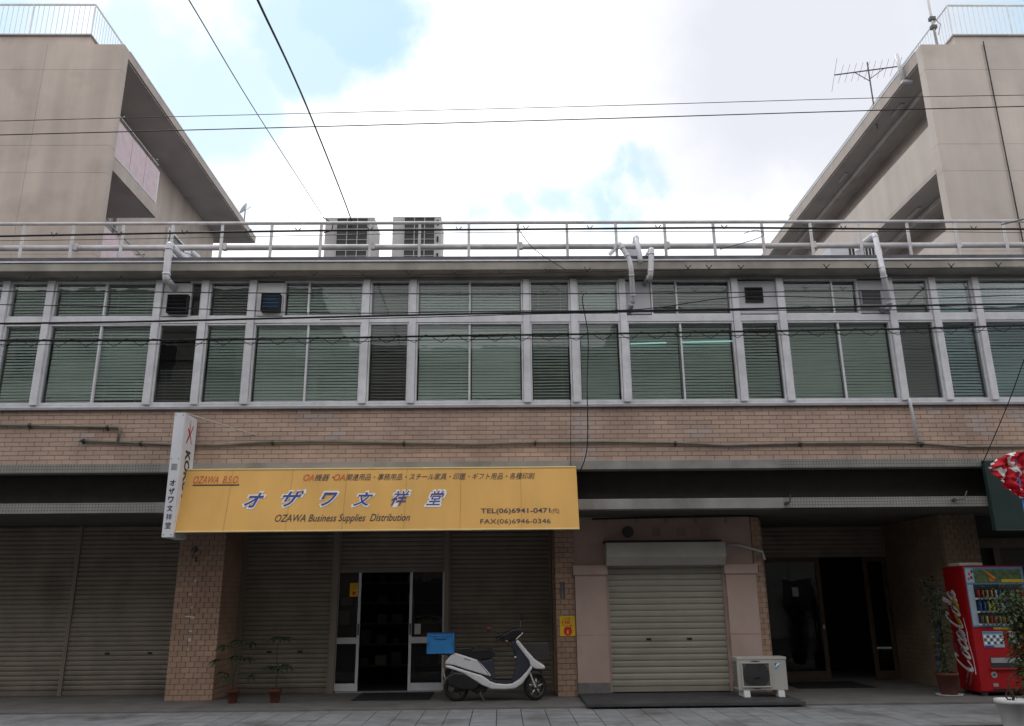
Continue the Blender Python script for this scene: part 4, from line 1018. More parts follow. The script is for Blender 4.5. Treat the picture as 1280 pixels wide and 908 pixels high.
for x in (ax0+.07, ax1-.17): MB().xprism([(AY-.04, stp), (AY-.015, az0-.001), (AY+.3, az0-.001), (AY+.32, stp)], x, x+.1).build('foot', m_potw, ac, bevel=.008)

# ------------------------------------------------------------------ stickers and plates
def plate(name, label, cat, x0, x1, y0, y1, Y, m, extra=None):
    a, b = at(x0, y1, Y), at(x1, y0, Y); t = thing(name, label, cat, (a.x, Y, a.z)); B('sheet', m, t, a.x, b.x, Y-.004, Y-.0005, a.z, b.z)
    if extra: extra(t, a, b, Y)
    return t
def e110(t, a, b, Y):
    w_, h_ = b.x-a.x, b.z-a.z
    text('print', 'こども', (a.x+w_*.2, Y-.004, a.z+h_*.8), (1, 0, 0), (0, 0, 1), w_*.5, h_*.12, m_tdark, t, 0)
    text('print', '110', (a.x+w_*.15, Y-.004, a.z+h_*.6), (1, 0, 0), (0, 0, 1), w_*.5, h_*.17, m_lred, t, .03)
    text('print', '番の家', (a.x+w_*.15, Y-.004, a.z+h_*.48), (1, 0, 0), (0, 0, 1), w_*.7, h_*.08, m_lred, t, .01)
    MB().lathe([(w_*.28, -.002), (w_*.28, 0)], (a.x+w_*.52, Y-.0045, a.z+h_*.24), 'Y', 16).prism([(a.x+w_*.3, a.z+h_*.34), (a.x+w_*.36, a.z+h_*.47), (a.x+w_*.45, a.z+h_*.4)], Y-.0065, Y-.0045).prism([(a.x+w_*.6, a.z+h_*.4), (a.x+w_*.7, a.z+h_*.47), (a.x+w_*.75, a.z+h_*.34)], Y-.0065, Y-.0045).build('print', m_lred, t)
    B('print', m_stick, t, a.x+w_*.46, a.x+w_*.56, Y-.0085, Y-.0068, a.z+h_*.12, a.z+h_*.28)
plate('notice_sticker', 'yellow notice sticker reading 110 on the brick pillar by the scooter', 'sticker', 700, 718.5, 770, 795.5, PY-.025, m_stick, e110)
def vplate(t, a, b, Y):
    for k, ch in enumerate('オザワ文祥堂'):
        text('print', ch, (a.x+.012, Y-.004, b.z-.045-k*.042), (1, 0, 0), (0, 0, 1), .036, .036, m_paper, t)
plate('name_plate', 'narrow dark name plate on the brick pillar above the yellow notice', 'plate', 701, 705.5, 728, 748, PY-.025, m_metal, vplate)
def estk(t, a, b, Y):
    w_, h_ = b.x-a.x, b.z-a.z
    for k in (0, 1): text('print', 'こども' if k == 0 else '110番', (a.x+w_*.15, Y-.004, a.z+h_*(.72-.2*k)), (1, 0, 0), (0, 0, 1), w_*.7, h_*.15, m_lred, t, .01)
    MB().lathe([(w_*.22, -.002), (w_*.22, 0)], (a.x+w_*.5, Y-.0045, a.z+h_*.25), 'Y', 14).build('print', m_lred, t)
plate('door_sticker', 'yellow sticker on the glass door beside the shutter', 'sticker', 437, 448, 729, 746, SY+.045, m_stick, estk)
plate('door_notice', 'white grid notice low on the glass door', 'paper', 420, 437.5, 764, 781, SY+.08, m_paper)
plate('pasted_flyer', 'small white flyer under the yellow door sticker', 'paper', 427, 441, 747, 757, SY+.08, m_paper)
plate('hours_sticker', 'small pale sticker on the door behind the crate', 'sticker', 518, 526, 780, 793, SY+.045, m_paper)
# weathered paper scraps left on the pillar
SCR = ('topmost', 'second highest', 'long', 'fifth highest', 'third lowest', 'second lowest', 'lowest', 'third highest')
for si, (x, y, a, b) in enumerate(((244, 726, 3, 3), (238, 743, 3, 2), (235, 771, 8, 1.6), (241, 772, 5, 3), (238, 789, 4, 2.6), (237, 800, 4, 4), (235, 812, 2, 2), (240, 760, 3, 2))):
    p = at(x, y, PY-.026)
    tag(MB().prism([(p.x-a/140, p.z-b/140), (p.x+a/150, p.z-b/160), (p.x+a/140, p.z+b/150), (p.x-a/170, p.z+b/140)], PY-.0285, PY-.0225).build('paper_scrap', m_paper), SCR[si] + ' scrap of torn white paper stuck on the broad brick pillar', 'paper', 'torn paper scraps on the pillar')
p = at(243, 687, PY-.05)
t = thing('pillar_lamp_socket', 'old lamp socket with loose wires on the pillar under the awning', 'fitting', (p.x, PY-.02, p.z))
MB().lathe([(.045, -.06), (.05, 0)], (p.x, PY-.025, p.z), 'Y', 12).build('socket', m_metal, t); MB().tube([(p.x, PY-.05, p.z-.04), (p.x-.03, PY-.05, p.z-.16), (p.x+.05, PY-.04, p.z-.13), (p.x+.04, PY-.03, p.z-.22)], .008, 5).build('loose_wire', m_cable, t)

# door mats
a, b = at(440, 881, 14.75), at(537, 881, 14.75)
def domat(name, label, x0, x1, y0, y1):
    t = thing(name, label, 'mat', ((x0+x1)/2, (y0+y1)/2, .03)); B('rubber', m_mat, t, x0, x1, y0, y1, .0305, .042, bevel=.004)
    for k in range(12):
        x = x0+.04+(x1-x0-.1)*k/11; B('rib', m_mat, t, x, x+.035, y0+.03, y1-.03, .0425, .048)
domat('door_mat', 'black ribbed mat before the open shop doorway', a.x, b.x, 14.6, 15.75)
domat('entrance_mat', 'dark mat before the recessed entrance doors', 5.35, 6.75, 15.75, 16.9)

# ------------------------------------------------------------------ plants
def leafblade(mb, p, d, ln, wd, droop=.3):
    d = Vector(d).normalized(); sd = d.cross(Vector((0, 0, 1)))
    if sd.length < .05: sd = Vector((1, 0, 0))
    sd.normalize(); up = sd.cross(d)
    p = Vector(p); a = p+d*ln*.35+up*ln*.04; b = p+d*ln*.7-Vector((0, 0, droop*ln*.25)); c = p+d*ln-Vector((0, 0, droop*ln*.7))
    mb.quad(p, a-sd*wd*.5, b, a+sd*wd*.5); mb.quad(a-sd*wd*.5, b-sd*wd*.38-Vector((0, 0, .004)), c, b)
    mb.quad(b, c, b+sd*wd*.38-Vector((0, 0, .004)), a+sd*wd*.5)
def pot(t, x, y, z, r0, r1, h, m, rim=.018):
    MB().lathe([(r0*.96, 0), (r0, .01), (r1*.97, h-.05), (r1+rim*.5, h-.048), (r1+rim*.5, h), (r1-.012, h), (r1-.02, h-.03), (.0, h-.032)], (x, y, z), 'Z', 24).build('pot', m, t, True)
    MB().lathe([(0, h-.03), (r1-.02, h-.028)], (x, y, z), 'Z', 16, False).build('soil', m_soil, t)
def sapling(label, px_, Y, h, tiers, m, seed):
    random.seed(seed); q = at(px_, 882, Y); t = thing('potted_sapling', label, 'potted plant', (q.x, Y, .03))
    pot(t, q.x, Y, .03, .075, .095, .21, m_terra)
    stem = [Vector((q.x, Y, .2))]
    for k in range(1, 7): stem.append(Vector((q.x+.02*sin(k*1.4+seed), Y+.01*cos(k), .2+h*k/6)))
    MB().tube(stem, [.011-.0012*k for k in range(7)], 6).build('stem', m_stem, t)
    lf = MB()
    for (fz, rad, n) in tiers:
        c = stem[0].lerp(stem[-1], fz); 
        for k in range(n):
            an = 2*pi*k/n+random.random(); d = Vector((cos(an), sin(an), random.uniform(-.1, .35))); e = c+d*rad*random.uniform(.5, 1)
            lf.tube([c, e], .004, 4)
            for j in range(5):
                a2 = an+(j-2)*.7; leafblade(lf, e, (cos(a2), sin(a2), random.uniform(-.15, .15)), random.uniform(.14, .21), .052, random.uniform(.3, .9))
    stuff(lf.build('leaves', m_leaf, t, fix=False)); return t
sapling('potted sapling with drooping leaves close to the tiled pillar', 290, 14.5, .75, [(.98, .3, 5), (.7, .34, 4), (.35, .28, 3)], m_terra, 3)
sapling('potted sapling with two leaf tiers before the brown shutter', 343, 14.5, .82, [(1.0, .08, 4), (.42, .25, 5)], m_terra, 5)
def bush(name, label, x, y, z, potf, h, rad, n, m, seed, lsz=.07, stems=5):
    random.seed(seed); t = thing(name, label, 'potted plant', (x, y, z)); pr, pr1, ph, pm = potf; pot(t, x, y, z, pr, pr1, ph, pm)
    ms = MB(); lf = MB()
    for s in range(stems):
        an = random.random()*2*pi; tip = Vector((x+cos(an)*rad*random.random(), y+sin(an)*rad*random.random(), z+ph+h*random.uniform(.75, 1))); p0 = Vector((x+cos(an)*.03, y+sin(an)*.03, z+ph-.03))
        md = p0.lerp(tip, .5)+Vector((random.uniform(-.06, .06), random.uniform(-.06, .06), 0)); ms.tube([p0, md, tip], [.012, .009, .004], 5)
        for k in range(n//stems):
            f_ = random.random()**.8; c = p0.lerp(md, f_*2) if f_ < .5 else md.lerp(tip, f_*2-1)
            a2 = random.random()*2*pi; d = Vector((cos(a2), sin(a2), random.uniform(-.3, .5))); c = c+d*rad*random.uniform(.05, .6)
            leafblade(lf, c, d, lsz*random.uniform(.7, 1.5), lsz*.5, random.uniform(.2, .8))
    ms.build('stems', m_stem, t); stuff(lf.build('leaves', m, t, fix=False)); return t
q = at(1186, 862, 14.45)
pt = bush('potted_shrub', 'tall dark shrub in a terracotta pot beside the red machine', q.x, 14.45, .05, (.13, .175, .34, m_terra), 1.6, .2, 420, m_leafd, 14, .085, 6)
MB().lathe([(.0, 0), (.19, 0), (.215, .025), (.2, .025), (.18, .008)], (q.x, 14.45, .031), 'Z', 28).build('saucer', m_potw, pt, True)
q2 = at(1180, 760, 14.6)
tag(MB().tube([(q.x-.02, 14.66, .4), (q2.x, 14.7, at(1177, 735, 14.7).z)], .012, 8).build('support_cane', m_pole), 'thin blue cane leaning up through the tall shrub', 'cane')
q = at(1263, 874, 11.2)
wp = bush('white_flower_pot', 'white plastic pot with a cut stem at the frame corner', q.x, 11.2, 0, (.125, .185, at(1263, 874, 11.2).z, m_potw), .12, .08, 10, m_leaf, 4, .05, 3)
MB().tube([(q.x+.01, 11.19, .36), (q.x-.01, 11.18, .56)], .009, 6).build('cut_stem', m_stem, wp)
q = at(1292, 880, 12.35)
bush('variegated_bush', 'bushy plant with pale flecked leaves at the right edge', q.x+.12, 12.4, 0, (.15, .2, .3, m_terra), 1.45, .42, 2600, m_leafy, 21, .075, 10)
random.seed(99)

# ------------------------------------------------------------------ vending machine
VY = 14.22
vx0 = at(1227, 860, VY).x; vx1 = vx0+1.03; vz0, vz1 = .09, at(1206, 707, VY).z; VD = .67
vm_ = thing('vending_machine', 'red drinks vending machine with script lettering on its side', 'vending machine', (vx0+.5, VY+VD/2, .03))
B('cabinet', m_red, vm_, vx0, vx1, VY+.05, VY+VD, vz0, vz1, bevel=.01)
B('door', m_red, vm_, vx0+.004, vx1-.004, VY+.012, VY+.048, vz0+.02, vz1-.01, bevel=.008)
for x in (vx0+.06, vx1-.14):
    for y in (VY+.08, VY+VD-.12): B('foot', m_metal, vm_, x, x+.08, y, y+.08, .031, vz0)
def vz(f): return vz0+(vz1-vz0)*f
def vbox(name, m, u0, u1, f0, f1, d0, d1, bevel=0, par=None): return B(name, m, par or vm_, vx0+u0, vx0+u1, VY+.011-d1, VY+.011-d0, vz(f0), vz(f1), bevel)
m_vblue = mat('display_blue', (.10, .24, .42), .4); m_vpale = mat('display_pale', (.36, .45, .52), .4); m_vgreen = mat('poster_green', (.09, .14, .06), .4, 0, .5, 14)
m_vyel = mat('strip_yellow', (.6, .42, .02), .4); m_vor = mat('poster_orange', (.6, .2, .03), .4); m_drk = mat('display_shadow', (.03, .035, .04), .5)
vbox('display_surround', m_vblue, .02, 1.01, .505, .985, 0, .012)
vbox('display_recess', m_drk, .13, .97, .52, .845, .0125, .014)
vbox('poster', m_vgreen, .17, .97, .855, .965, .0125, .016); vbox('poster', m_vpale, .03, .16, .86, .975, .0125, .0165)
for k, (u, f_) in enumerate(((.07, .93), (.1, .90), (.05, .89), (.12, .95))): vbox('poster_print', m_lred if k % 2 == 0 else m_tdark, u, u+.035, f_-.012, f_+.012, .017, .018)
vbox('poster_print', m_vyel, .62, .99, .86, .885, .0165, .019); vbox('poster_print', m_vor, .42, .5, .87, .91, .0165, .019)
MB().tube([(vx0+.33, VY-.01, vz(.965)), (vx0+.5, VY-.01, vz(.89))], [.012, .03], 8).build('poster_print', m_vor, vm_)
vbox('price_column', m_vpale, .03, .125, .52, .84, .0125, .0155)
CANC = [(.5, .03, .03), (.03, .03, .035), (.45, .5, .55), (.4, .1, .05), (.15, .12, .12), (.03, .12, .35), (.35, .3, .25), (.55, .5, .1), (.1, .25, .1), (.6, .25, .05)]
cmat = [mat('can_%d' % i, c, .3, .3) for i, c in enumerate(CANC)]
for r, f_ in enumerate((.735, .63, .53)):
    vbox('shelf', m_twhite, .13, .97, f_-.012, f_+.002, .0145, .06)
    for k in range(11):
        vbox('price_button', m_vblue, .155+k*.073, .2+k*.073, f_-.0115, f_-.003, .0605, .063)
        x = vx0+.178+k*.073; tall = .17 if r == 1 and k < 5 else .125; rad = .024
        mm = (cmat[5] if k < 2 else cmat[7] if k < 4 else cmat[2]) if r == 1 and k < 5 else cmat[(k*3+r*7) % 10]
        z = vz(f_)+.004
        MB().lathe([(rad*.86, 0), (rad, .008), (rad, tall*.7 if tall > .15 else tall-.012), (rad*(.45 if tall > .15 else .86), tall)], (x, VY-.034, z), 'Z', 12).build('drink_can', mm, vm_, True)
vbox('display_pane', m_glassv, .132, .968, .522, .843, .064, .067)
vbox('notice_strip', m_vyel, .36, .72, .485, .504, .0005, .008)
vbox('button_panel', m_vpale, .16, .5, .345, .47, .0005, .008); vbox('button_panel_head', m_vblue, .16, .5, .452, .468, .009, .0105); vbox('button_panel_foot', m_tblue, .16, .32, .346, .36, .009, .0105)
for r in range(3):
    for k in range(6): vbox('picture_tile', m_tdark if (r+k) % 2 else m_twhite, .172+k*.053, .206+k*.053, .37+r*.026, .388+r*.026, .009, .0105)
vbox('coin_panel', m_chrome, .6, .78, .36, .47, .0005, .008, .003)
vbox('delivery_flap', m_drk, .22, .95, .19, .27, .0005, .004); vbox('delivery_cover', m_alud, .23, .94, .225, .265, .0045, .012, .003); vbox('delivery_ledge', m_red, .19, .98, .172, .187, .0005, .045, .006)
MB().lathe([(.05, -.008), (.05, 0)], (vx0+.245, VY+.01, vz(.135)), 'Y', 20).build('lock', m_chrome, vm_); MB().lathe([(.018, -.006), (.018, 0)], (vx0+.245, VY+.001, vz(.135)), 'Y', 12).build('lock_core', m_grille, vm_)
vbox('maker_plate', m_alud, .21, .29, .045, .07, .0005, .006); vbox('kick_panel', m_black, .2, .98, .015, .03, .0005, .004)
# script lettering on the side panel: ribbon pen strokes, read from bottom to top
SCRIPT = {
 'C': [[(.62, .80), (.70, .93), (.60, 1.02), (.42, .98), (.20, .74), (.05, .42), (.04, .16), (.16, .02), (.36, .06), (.56, .24)]],
 'o': [[(.34, .50), (.20, .44), (.06, .24), (.06, .06), (.18, .0), (.34, .14), (.42, .34), (.36, .48), (.44, .40), (.58, .44)]],
 'c': [[(.40, .40), (.40, .50), (.28, .50), (.10, .30), (.06, .10), (.16, .0), (.30, .06), (.46, .22)]],
 'a': [[(.44, .46), (.30, .52), (.12, .34), (.05, .12), (.14, .0), (.28, .12), (.46, .48), (.40, .16), (.44, .02), (.54, .06), (.64, .2)]],
 '-': [[(0, .26), (.24, .30)]],
 'l': [[(.04, .12), (.26, .56), (.36, .92), (.28, 1.02), (.18, .84), (.10, .40), (.12, .06), (.22, .0), (.36, .16)]],
}
def ribbon(mb, pts, sc, O, U, V, nib=.05, xs=1):
    P = [Vector(p) for p in pts]; dn = []
    for i in range(len(P)-1):
        a, b, c, d = P[max(i-1, 0)], P[i], P[i+1], P[min(i+2, len(P)-1)]
        for j in range(5):
            t = j/5; dn.append(.5*((2*b)+(c-a)*t+(2*a-5*b+4*c-d)*t*t+(3*b-a-3*c+d)*t**3))
    dn.append(P[-1])
    for i in range(len(dn)-1):
        def wv2(j):
            t = (dn[min(j+1, len(dn)-1)]-dn[max(j-1, 0)]); t = t.normalized() if t.length > 1e-6 else Vector((1, 0)); nn = Vector((-t.y, t.x)); return nn*nib*(.35+.85*abs(t.x*.35-t.y*.94))
        q = [dn[i]-wv2(i), dn[i+1]-wv2(i+1), dn[i+1]+wv2(i+1), dn[i]+wv2(i)]
        mb.quad(*[O+U*(p.x*sc*xs)+V*(p.y*sc) for p in q])
# the panel runs Y (depth) by Z; text climbs upward and leans over the panel
O = Vector((vx0-.003, VY+.16, .40)); Ud = Vector((0, .17, 1)).normalized(); Vd = Vector((0, 1, .12)).normalized(); x = 0
for ch in 'Coca-Cola':
    mb = MB(); sc = .46 if ch == 'C' else .46
    for s_ in SCRIPT[ch]: ribbon(mb, s_, sc, O+Ud*x*1.0, Ud, Vd, .085, .62)
    mb.build('script_letter', m_twhite, vm_, fix=False); x += {'C': .235, 'o': .165, 'c': .145, 'a': .185, '-': .075, 'l': .11}[ch]*.86
mb = MB(); ribbon(mb, [(-.15, -.1), (.3, -.16), (.8, -.12), (1.1, -.17), (1.5, -.15)], .55, O+Ud*.05, Ud, Vd, .03); mb.build('script_swash', m_twhite, vm_, fix=False)
for zc_, n_ in ((1.35, 1), (1.08, 1)):
    mb = MB(); a = Vector((vx0-.006, VY+.32, zc_)); d = Vector((0, .17, .2)); mb.quad(a, a+d, a+d+Vector((0, -.03, .07)), a+Vector((0, -.03, .07))); mb.build('tape_patch', m_vyel, vm_)
text('side_print', 'Enjoy!', (vx0-.003, VY+.6, .62), (0, .1, 1), (0, -1, 0), .2, .05, m_paper, vm_, depth=-.002)
text('side_print', 'No REASON', (vx0-.003, VY+.42, .2), (0, -.5, .8), (0, .8, .5), .3, .045, m_paper, vm_, depth=.0)
text('side_print', 'Enjoy COKE', (vx0-.003, VY+.32, .17), (0, -.5, .8), (0, .8, .5), .26, .04, m_paper, vm_, depth=.0)
p = at(1215, 700, VY+.2)
tag(B('flat_carton', m_paper, None, vx0+.02, vx0+.42, VY+.12, VY+.5, vz1+.002, vz1+.05, .006), 'flat pale carton lying on top of the vending machine', 'box')

# ------------------------------------------------------------------ scooter
SYc = 14.42
org = at(540+555*.1431, 760+850*.1431, SYc)
sc_ = thing('scooter', 'silver motor scooter parked before the brown shutter', 'scooter', (org.x, SYc, .03))
KX, KZ = .001886, .00178
def S(u, v): return ((u-555)*KX, (850-v)*KZ)
def SP(pts): return [S(u, v) for u, v in pts]
def prof(name, pts, hw, m, bevel=.02, par=None, y=0, hw2=None):
    mb = MB().prism(SP(pts), y-hw, y+hw); o = mb.build(name, m, par or sc_, True, bevel=bevel, local=True)
    o.data.polygons.foreach_set('use_smooth', [False]*len(o.data.polygons)); return o
def wheel(c, r, w_, turn=0):
    wo = MB().lathe([(r*.72, -w_*.42), (r*.88, -w_*.5), (r*.97, -w_*.36), (r, 0), (r*.97, w_*.36), (r*.88, w_*.5), (r*.72, w_*.42), (r*.72, -w_*.42)], (0, 0, 0), 'Y', 32, False).build('wheel', m_tyre, sc_, True, local=True)
    x, z = c; wo.location = (x, 0, z); wo.rotation_euler = (0, 0, turn)
    MB().lathe([(r*.73, -w_*.4), (r*.66, -w_*.3), (r*.66, w_*.3), (r*.73, w_*.4)], (0, 0, 0), 'Y', 28, False).build('rim', m_metal, wo, True, local=True)
    for k in range(5):
        q = 2*pi*k/5+.3; d = Vector((cos(q), 0, sin(q))); sdv = Vector((-sin(q), 0, cos(q)))*.018
        m_ = MB(); m_.tube([d*r*.12+Vector((0, -.02, 0)), d*r*.68+Vector((0, -.02, 0))], .014, 6); m_.build('spoke', m_chrome if turn else m_metal, wo, True, local=True)
    MB().lathe([(.0, -.045), (.03, -.045), (.035, -.02), (.035, .045)], (0, 0, 0), 'Y', 14).build('hub', m_metal, wo, True, local=True)
    return wo
wheel((S(215, 0)[0], .205), .205, .1); wheel((S(902, 0)[0], .205), .205, .09, radians(28))
prof('rear_panel', [(200, 425), (250, 440), (400, 490), (430, 520), (520, 625), (505, 632), (430, 610), (300, 570), (180, 530), (115, 520), (125, 495), (165, 450)], .155, m_silver, .03)
prof('lower_panel', [(118, 530), (180, 540), (300, 580), (430, 620), (500, 665), (560, 690), (640, 700), (700, 695), (760, 660), (830, 590), (862, 540), (880, 560), (830, 640), (785, 700), (725, 738), (640, 746), (520, 740), (440, 706), (360, 655), (280, 605), (200, 575), (130, 555)], .165, m_silver, .02)
prof('panel_groove', [(180, 530), (300, 571), (430, 612), (430, 617), (300, 576), (180, 536)], .158, m_black, 0)
prof('under_body', [(420, 500), (540, 480), (550, 640), (520, 690), (440, 640)], .13, m_navy, .02)
prof('floor_board', [(500, 655), (560, 668), (700, 672), (700, 692), (560, 694), (500, 680)], .16, m_navy, .006)
prof('inner_shield', [(690, 335), (735, 325), (800, 440), (860, 520), (850, 560), (790, 640), (705, 690), (700, 672), (720, 620), (735, 540), (715, 430)], .14, m_navy, .03)
prof('leg_shield', [(738, 318), (760, 325), (830, 410), (900, 490), (985, 548), (990, 572), (950, 575), (905, 572), (860, 545), (850, 500), (790, 420), (735, 345)], .17, m_silver, .04)
prof('front_fender', [(860, 548), (905, 574), (960, 578), (985, 640), (965, 632), (930, 600), (880, 592), (835, 650), (820, 680), (815, 640)], .065, m_navy, .02)
prof('seat', [(200, 415), (235, 382), (350, 378), (360, 398), (515, 390), (555, 425), (545, 460), (500, 480), (430, 490), (380, 485), (300, 455)], .135, m_seat, .045)
prof('seat_trim', [(362, 400), (515, 392), (520, 402), (366, 412)], .138, m_metal, .004)
prof('handlebar_cover', [(580, 290), (640, 260), (690, 225), (760, 212), (800, 225), (790, 265), (740, 310), (680, 335), (600, 330)], .12, m_seat, .03)
prof('headlamp', [(795, 250), (800, 262), (745, 312), (735, 318), (740, 300)], .11, m_twhite, .01)
for sg_ in (-1, 1):
    x, z = S(600, 300); MB().tube([(x+.05, sg_*.1, z+.02), (x, sg_*.22, z+.01), (x-.06, sg_*.33, z-.02)], [.018, .018, .022], 8).build('grip', m_seat, sc_, True, local=True)
    MB().tube([(x+.04, sg_*.2, z-.01), (x-.02, sg_*.3, z-.06)], .006, 5).build('brake_lever', m_metal, sc_, local=True)
x, z = S(775, 215); mr1 = MB().tube([(x, .0, z), (x+.015, .04, z+.13)], .008, 6).build('mirror_stem', m_metal, sc_, local=True)
o = MB().lathe([(.0, -.012), (.05, -.012), (.055, 0), (.0, .006)], (0, 0, 0), 'Y', 18).build('mirror', m_seat, sc_, True, local=True); o.location = (x+.018, .04, z+.18); o.scale = (.55, 1, 1.1); o.rotation_euler = (0, 0, radians(50))
x, z = S(500, 210); MB().tube([(S(600, 280)[0], -.1, S(600, 280)[1]), (x+.04, -.22, z)], .005, 5).build('mirror_stem', m_metal, sc_, local=True)
o = MB().lathe([(.0, -.01), (.05, -.01), (.052, .006)], (0, 0, 0), 'Y', 18).build('mirror', mat('mirror_back', (.08, .025, .02), .4), sc_, True, local=True); o.location = (x, -.23, z)
prof('tail_lamp', [(118, 500), (150, 478), (188, 490), (180, 520), (130, 515)], .12, m_ambr, .012)
prof('number_plate', [(95, 560), (100, 555), (122, 650), (117, 655)], .1, m_paper, .002)
prof('rear_mudguard', [(130, 555), (180, 575), (165, 600), (110, 660), (95, 655), (110, 600)], .05, m_black, .008)
prof('engine', [(140, 625), (200, 590), (300, 600), (400, 660), (420, 715), (370, 752), (250, 745), (150, 705)], .08, m_seat, .03, y=-.08)
prof('swing_arm', [(200, 575), (300, 600), (430, 640), (500, 715), (470, 770), (380, 780), (300, 730), (220, 640)], .1, m_black, .02)
prof('exhaust', [(190, 740), (300, 700), (330, 725), (300, 765), (210, 785), (180, 770)], .05, m_metal, .025, y=.12)
MB().tube([(*S(440, 720)[:1], -.08, S(440, 720)[1]), (S(425, 790)[0], -.1, S(425, 790)[1]), (S(462, 850)[0], -.13, .006)], .011, 6).build('kick_stand', m_metal, sc_, local=True)
MB().tube([(S(850, 600)[0], -.06, S(850, 600)[1]), (S(902, 745)[0], -.075, .205)], .02, 8).tube([(S(850, 600)[0], .06, S(850, 600)[1]), (S(902, 745)[0], .075, .205)], .02, 8).build('fork', m_chrome, sc_, local=True)
prof('side_emblem', [(235, 545), (262, 553), (258, 558), (230, 550)], .1585, m_tdark, 0)
prof('panel_seam', [(398, 492), (402, 490), (505, 622), (500, 624)], .1565, m_metal, 0)
prof('seam_strip', [(285, 474), (340, 490), (338, 496), (285, 481)], .157, m_metal, 0)
prof('indicator', [(640, 318), (668, 322), (664, 336), (642, 332)], .15, m_vor, .006)
prof('tread_mat', [(560, 664), (690, 667), (690, 671), (560, 668)], .12, m_black, .001)
MB().tube([(S(620, 300)[0], -.16, S(620, 300)[1]), (S(660, 350)[0], -.2, S(660, 350)[1]), (S(720, 400)[0], -.17, S(720, 400)[1]), (S(735, 450)[0], -.14, S(735, 450)[1])], .006, 6).build('brake_cable', m_cable, sc_, True, local=True)
MB().lathe([(.0, -.01), (.016, -.01), (.018, 0)], (S(745, 470)[0]-.03, -.142, S(745, 470)[1]), 'Y', 12).build('key_barrel', m_chrome, sc_, True, local=True)
MB().tube([(S(190, 560)[0], -.1, S(190, 560)[1]), (S(215, 745)[0], -.1, .205)], .016, 8).build('shock_absorber', m_metal, sc_, True, local=True)
rc = MB(); xa, za = S(60, 438); xb, zb = S(250, 400)
for y in (-.12, 0, .12): rc.tube([(xa, y, za), (xb-.1, y, za), (xb, y, zb)], .009, 6)
for u in (80, 140, 190): rc.tube([(S(u, 0)[0], -.13, za), (S(u, 0)[0], .13, za)], .009, 6)
rc.tube([(S(130, 0)[0], -.1, za), (S(190, 500)[0], -.1, S(190, 500)[1])], .01, 6).tube([(S(130, 0)[0], .1, za), (S(190, 500)[0], .1, S(190, 500)[1])], .01, 6)
rc.build('rear_carrier', m_metal, sc_, local=True)
bx = MB(); xa, za = S(825, 485); xb, zb = S(1020, 352); xt = S(810, 0)[0]
def wire_panel(mb, y0, y1, nh, nv):
    for k in range(nh+1): t_ = k/nh; mb.tube([(xt+(xa+.06-xt)*(1-t_), y0, za+(zb-za)*t_), (xb+.01*t_, y1, za+(zb-za)*t_)], .0035, 4)
    for k in range(nv+1): t_ = k/nv; mb.tube([(xa+.06+(xb-xa-.06)*t_, y0, za), (xt+(xb-xt)*t_, y0, zb)], .0035, 4)
wire_panel(bx, -.13, -.13, 9, 14); wire_panel(bx, .13, .13, 9, 14)
for k in range(10): t_ = k/9; bx.tube([(xb, -.13, za+(zb-za)*t_), (xb, .13, za+(zb-za)*t_)], .0035, 4); bx.tube([(xa+.06+(xb-xa-.06)*t_, -.13, za), (xa+.06+(xb-xa-.06)*t_, .13, za)], .0035, 4)
bx.tube([(xt, -.13, zb), (xb, -.13, zb), (xb, .13, zb), (xt, .13, zb), (xt, -.13, zb)], .007, 6)
stuff(bx.build('front_basket', mat('basket_grey', (.09, .085, .085), .5, .3), sc_, local=True))
# blue crate on the carrier
c0, c1 = at(534, 822, SYc-.15), at(567, 822, SYc-.15); cz0 = .03+S(0, 438)[1]+.012; cz1 = at(550, 793.5, SYc-.15).z
cr_ = thing('folding_crate', 'bright blue folding crate strapped on the scooter carrier', 'crate', ((c0.x+c1.x)/2, SYc, cz0))
x0, x1, y0, y1 = c0.x, c1.x, SYc-.17, SYc+.17
cm = MB(); cm.box(x0, x1, y0, y0+.012, cz0+.012, cz1); cm.box(x0, x1, y1-.012, y1, cz0+.012, cz1); cm.box(x0, x0+.012, y0+.0125, y1-.0125, cz0+.012, cz1); cm.box(x1-.012, x1, y0+.0125, y1-.0125, cz0+.012, cz1); cm.box(x0, x1, y0, y1, cz0, cz0+.0118)
cm.build('shell', m_blue, cr_, bevel=.003)
rm = MB(); frame(rm, x0-.008, x1+.008, cz0, cz1+.004, .03, y0-.01, y0-.001); rm.build('front_rim', m_blue, cr_, bevel=.004)
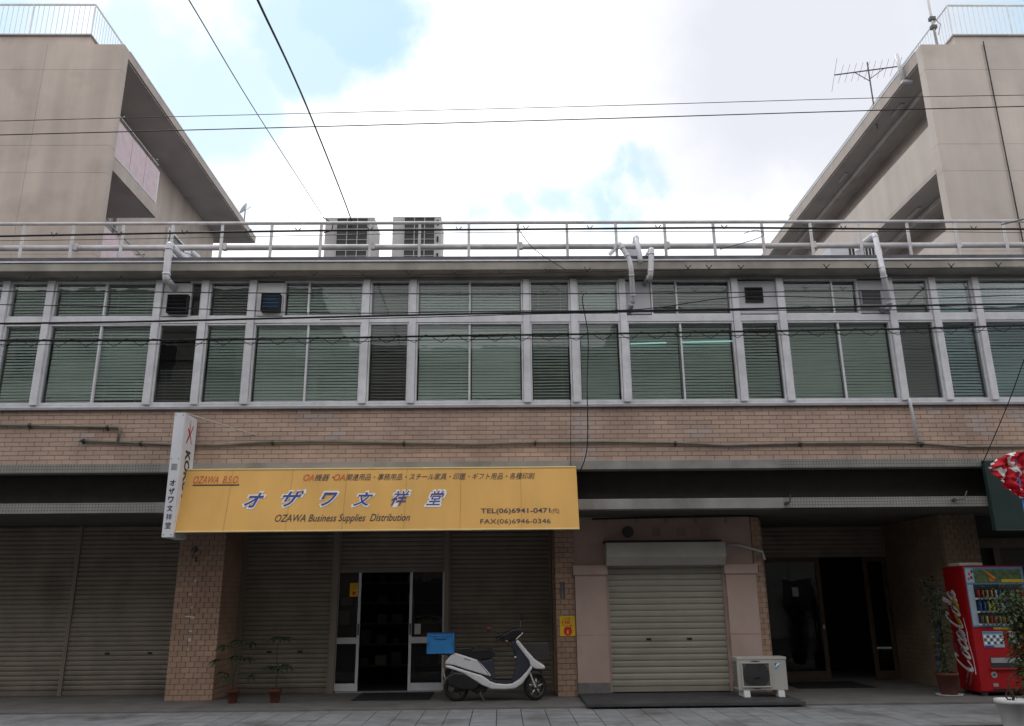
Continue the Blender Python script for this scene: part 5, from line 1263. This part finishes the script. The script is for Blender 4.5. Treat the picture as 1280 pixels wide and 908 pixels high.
B('lid', m_blued, cr_, x0-.01, x1+.01, y0-.012, y1+.012, cz1+.005, cz1+.025, bevel=.005)
xm = (x0+x1)/2
MB().tube([(xm-.1, y0-.012, cz1-.035), (xm-.08, y0-.014, cz1-.065), (xm+.08, y0-.014, cz1-.065), (xm+.1, y0-.012, cz1-.035)], .008, 6).build('handle', m_blued, cr_)
for x in (x0+.005, x1-.02):
    for z in (cz0+.1, cz1-.16): B('latch', m_blued, cr_, x, x+.016, y0-.014, y0-.0105, z, z+.05)

# shop shelf dimly seen through the doorway
sh = thing('shop_shelf', 'dim stocked shelf seen inside the open doorway', 'shelf', (-1.9, 18.4, .03))
for k in range(5): B('board', m_roomw, sh, -3.1, -.7, 18.3, 18.7, .3+k*.42, .33+k*.42)
for x in (-3.1, -1.9, -.74): B('upright', m_roomw, sh, x, x+.04, 18.28, 18.72, .036, 2.2)
for k in range(5):
    for j in range(7):
        x = -3.0+j*.32+random.uniform(0, .05)
        if random.random() < .8: B('stock_box', random.choice((m_paper, m_roomw, m_room, m_blued)), sh, x, x+random.uniform(.12, .24), 18.36, 18.6, .331+k*.42, .331+k*.42+random.uniform(.1, .28))

# ------------------------------------------------------------------ buildings across the street (seen in the window reflections)
def opp(label, x0, x1, h, m, y=-4.0, fl=3):
    t = thing('opposite_building', label, 'building', ((x0+x1)/2, y-4, 0))
    B('wall', m, t, x0, x1, y-9, y, -.1, h); B('parapet', m_conc, t, x0-.05, x1+.05, y-.2, y+.06, h+.001, h+.35)
    for f_ in range(int((h-1)//3)):
        x = x0+.8
        while x < x1-1.8:
            wo = B('window', m_alud, t, x, x+1.6, y+.001, y+.05, f_*3+1.0, f_*3+2.5); B('pane', m_dark, wo, x+.06, x+1.54, y+.051, y+.056, f_*3+1.06, f_*3+2.44); x += 2.4
opp('plain grey block across the street, behind the viewer', -32, -7.2, 13.5, m_opp); opp('brown block across the street, behind the viewer', -7, 4.5, 11.0, m_opp2); opp('tall pale block across the street, behind the viewer', 4.7, 34, 12.6, m_opp)
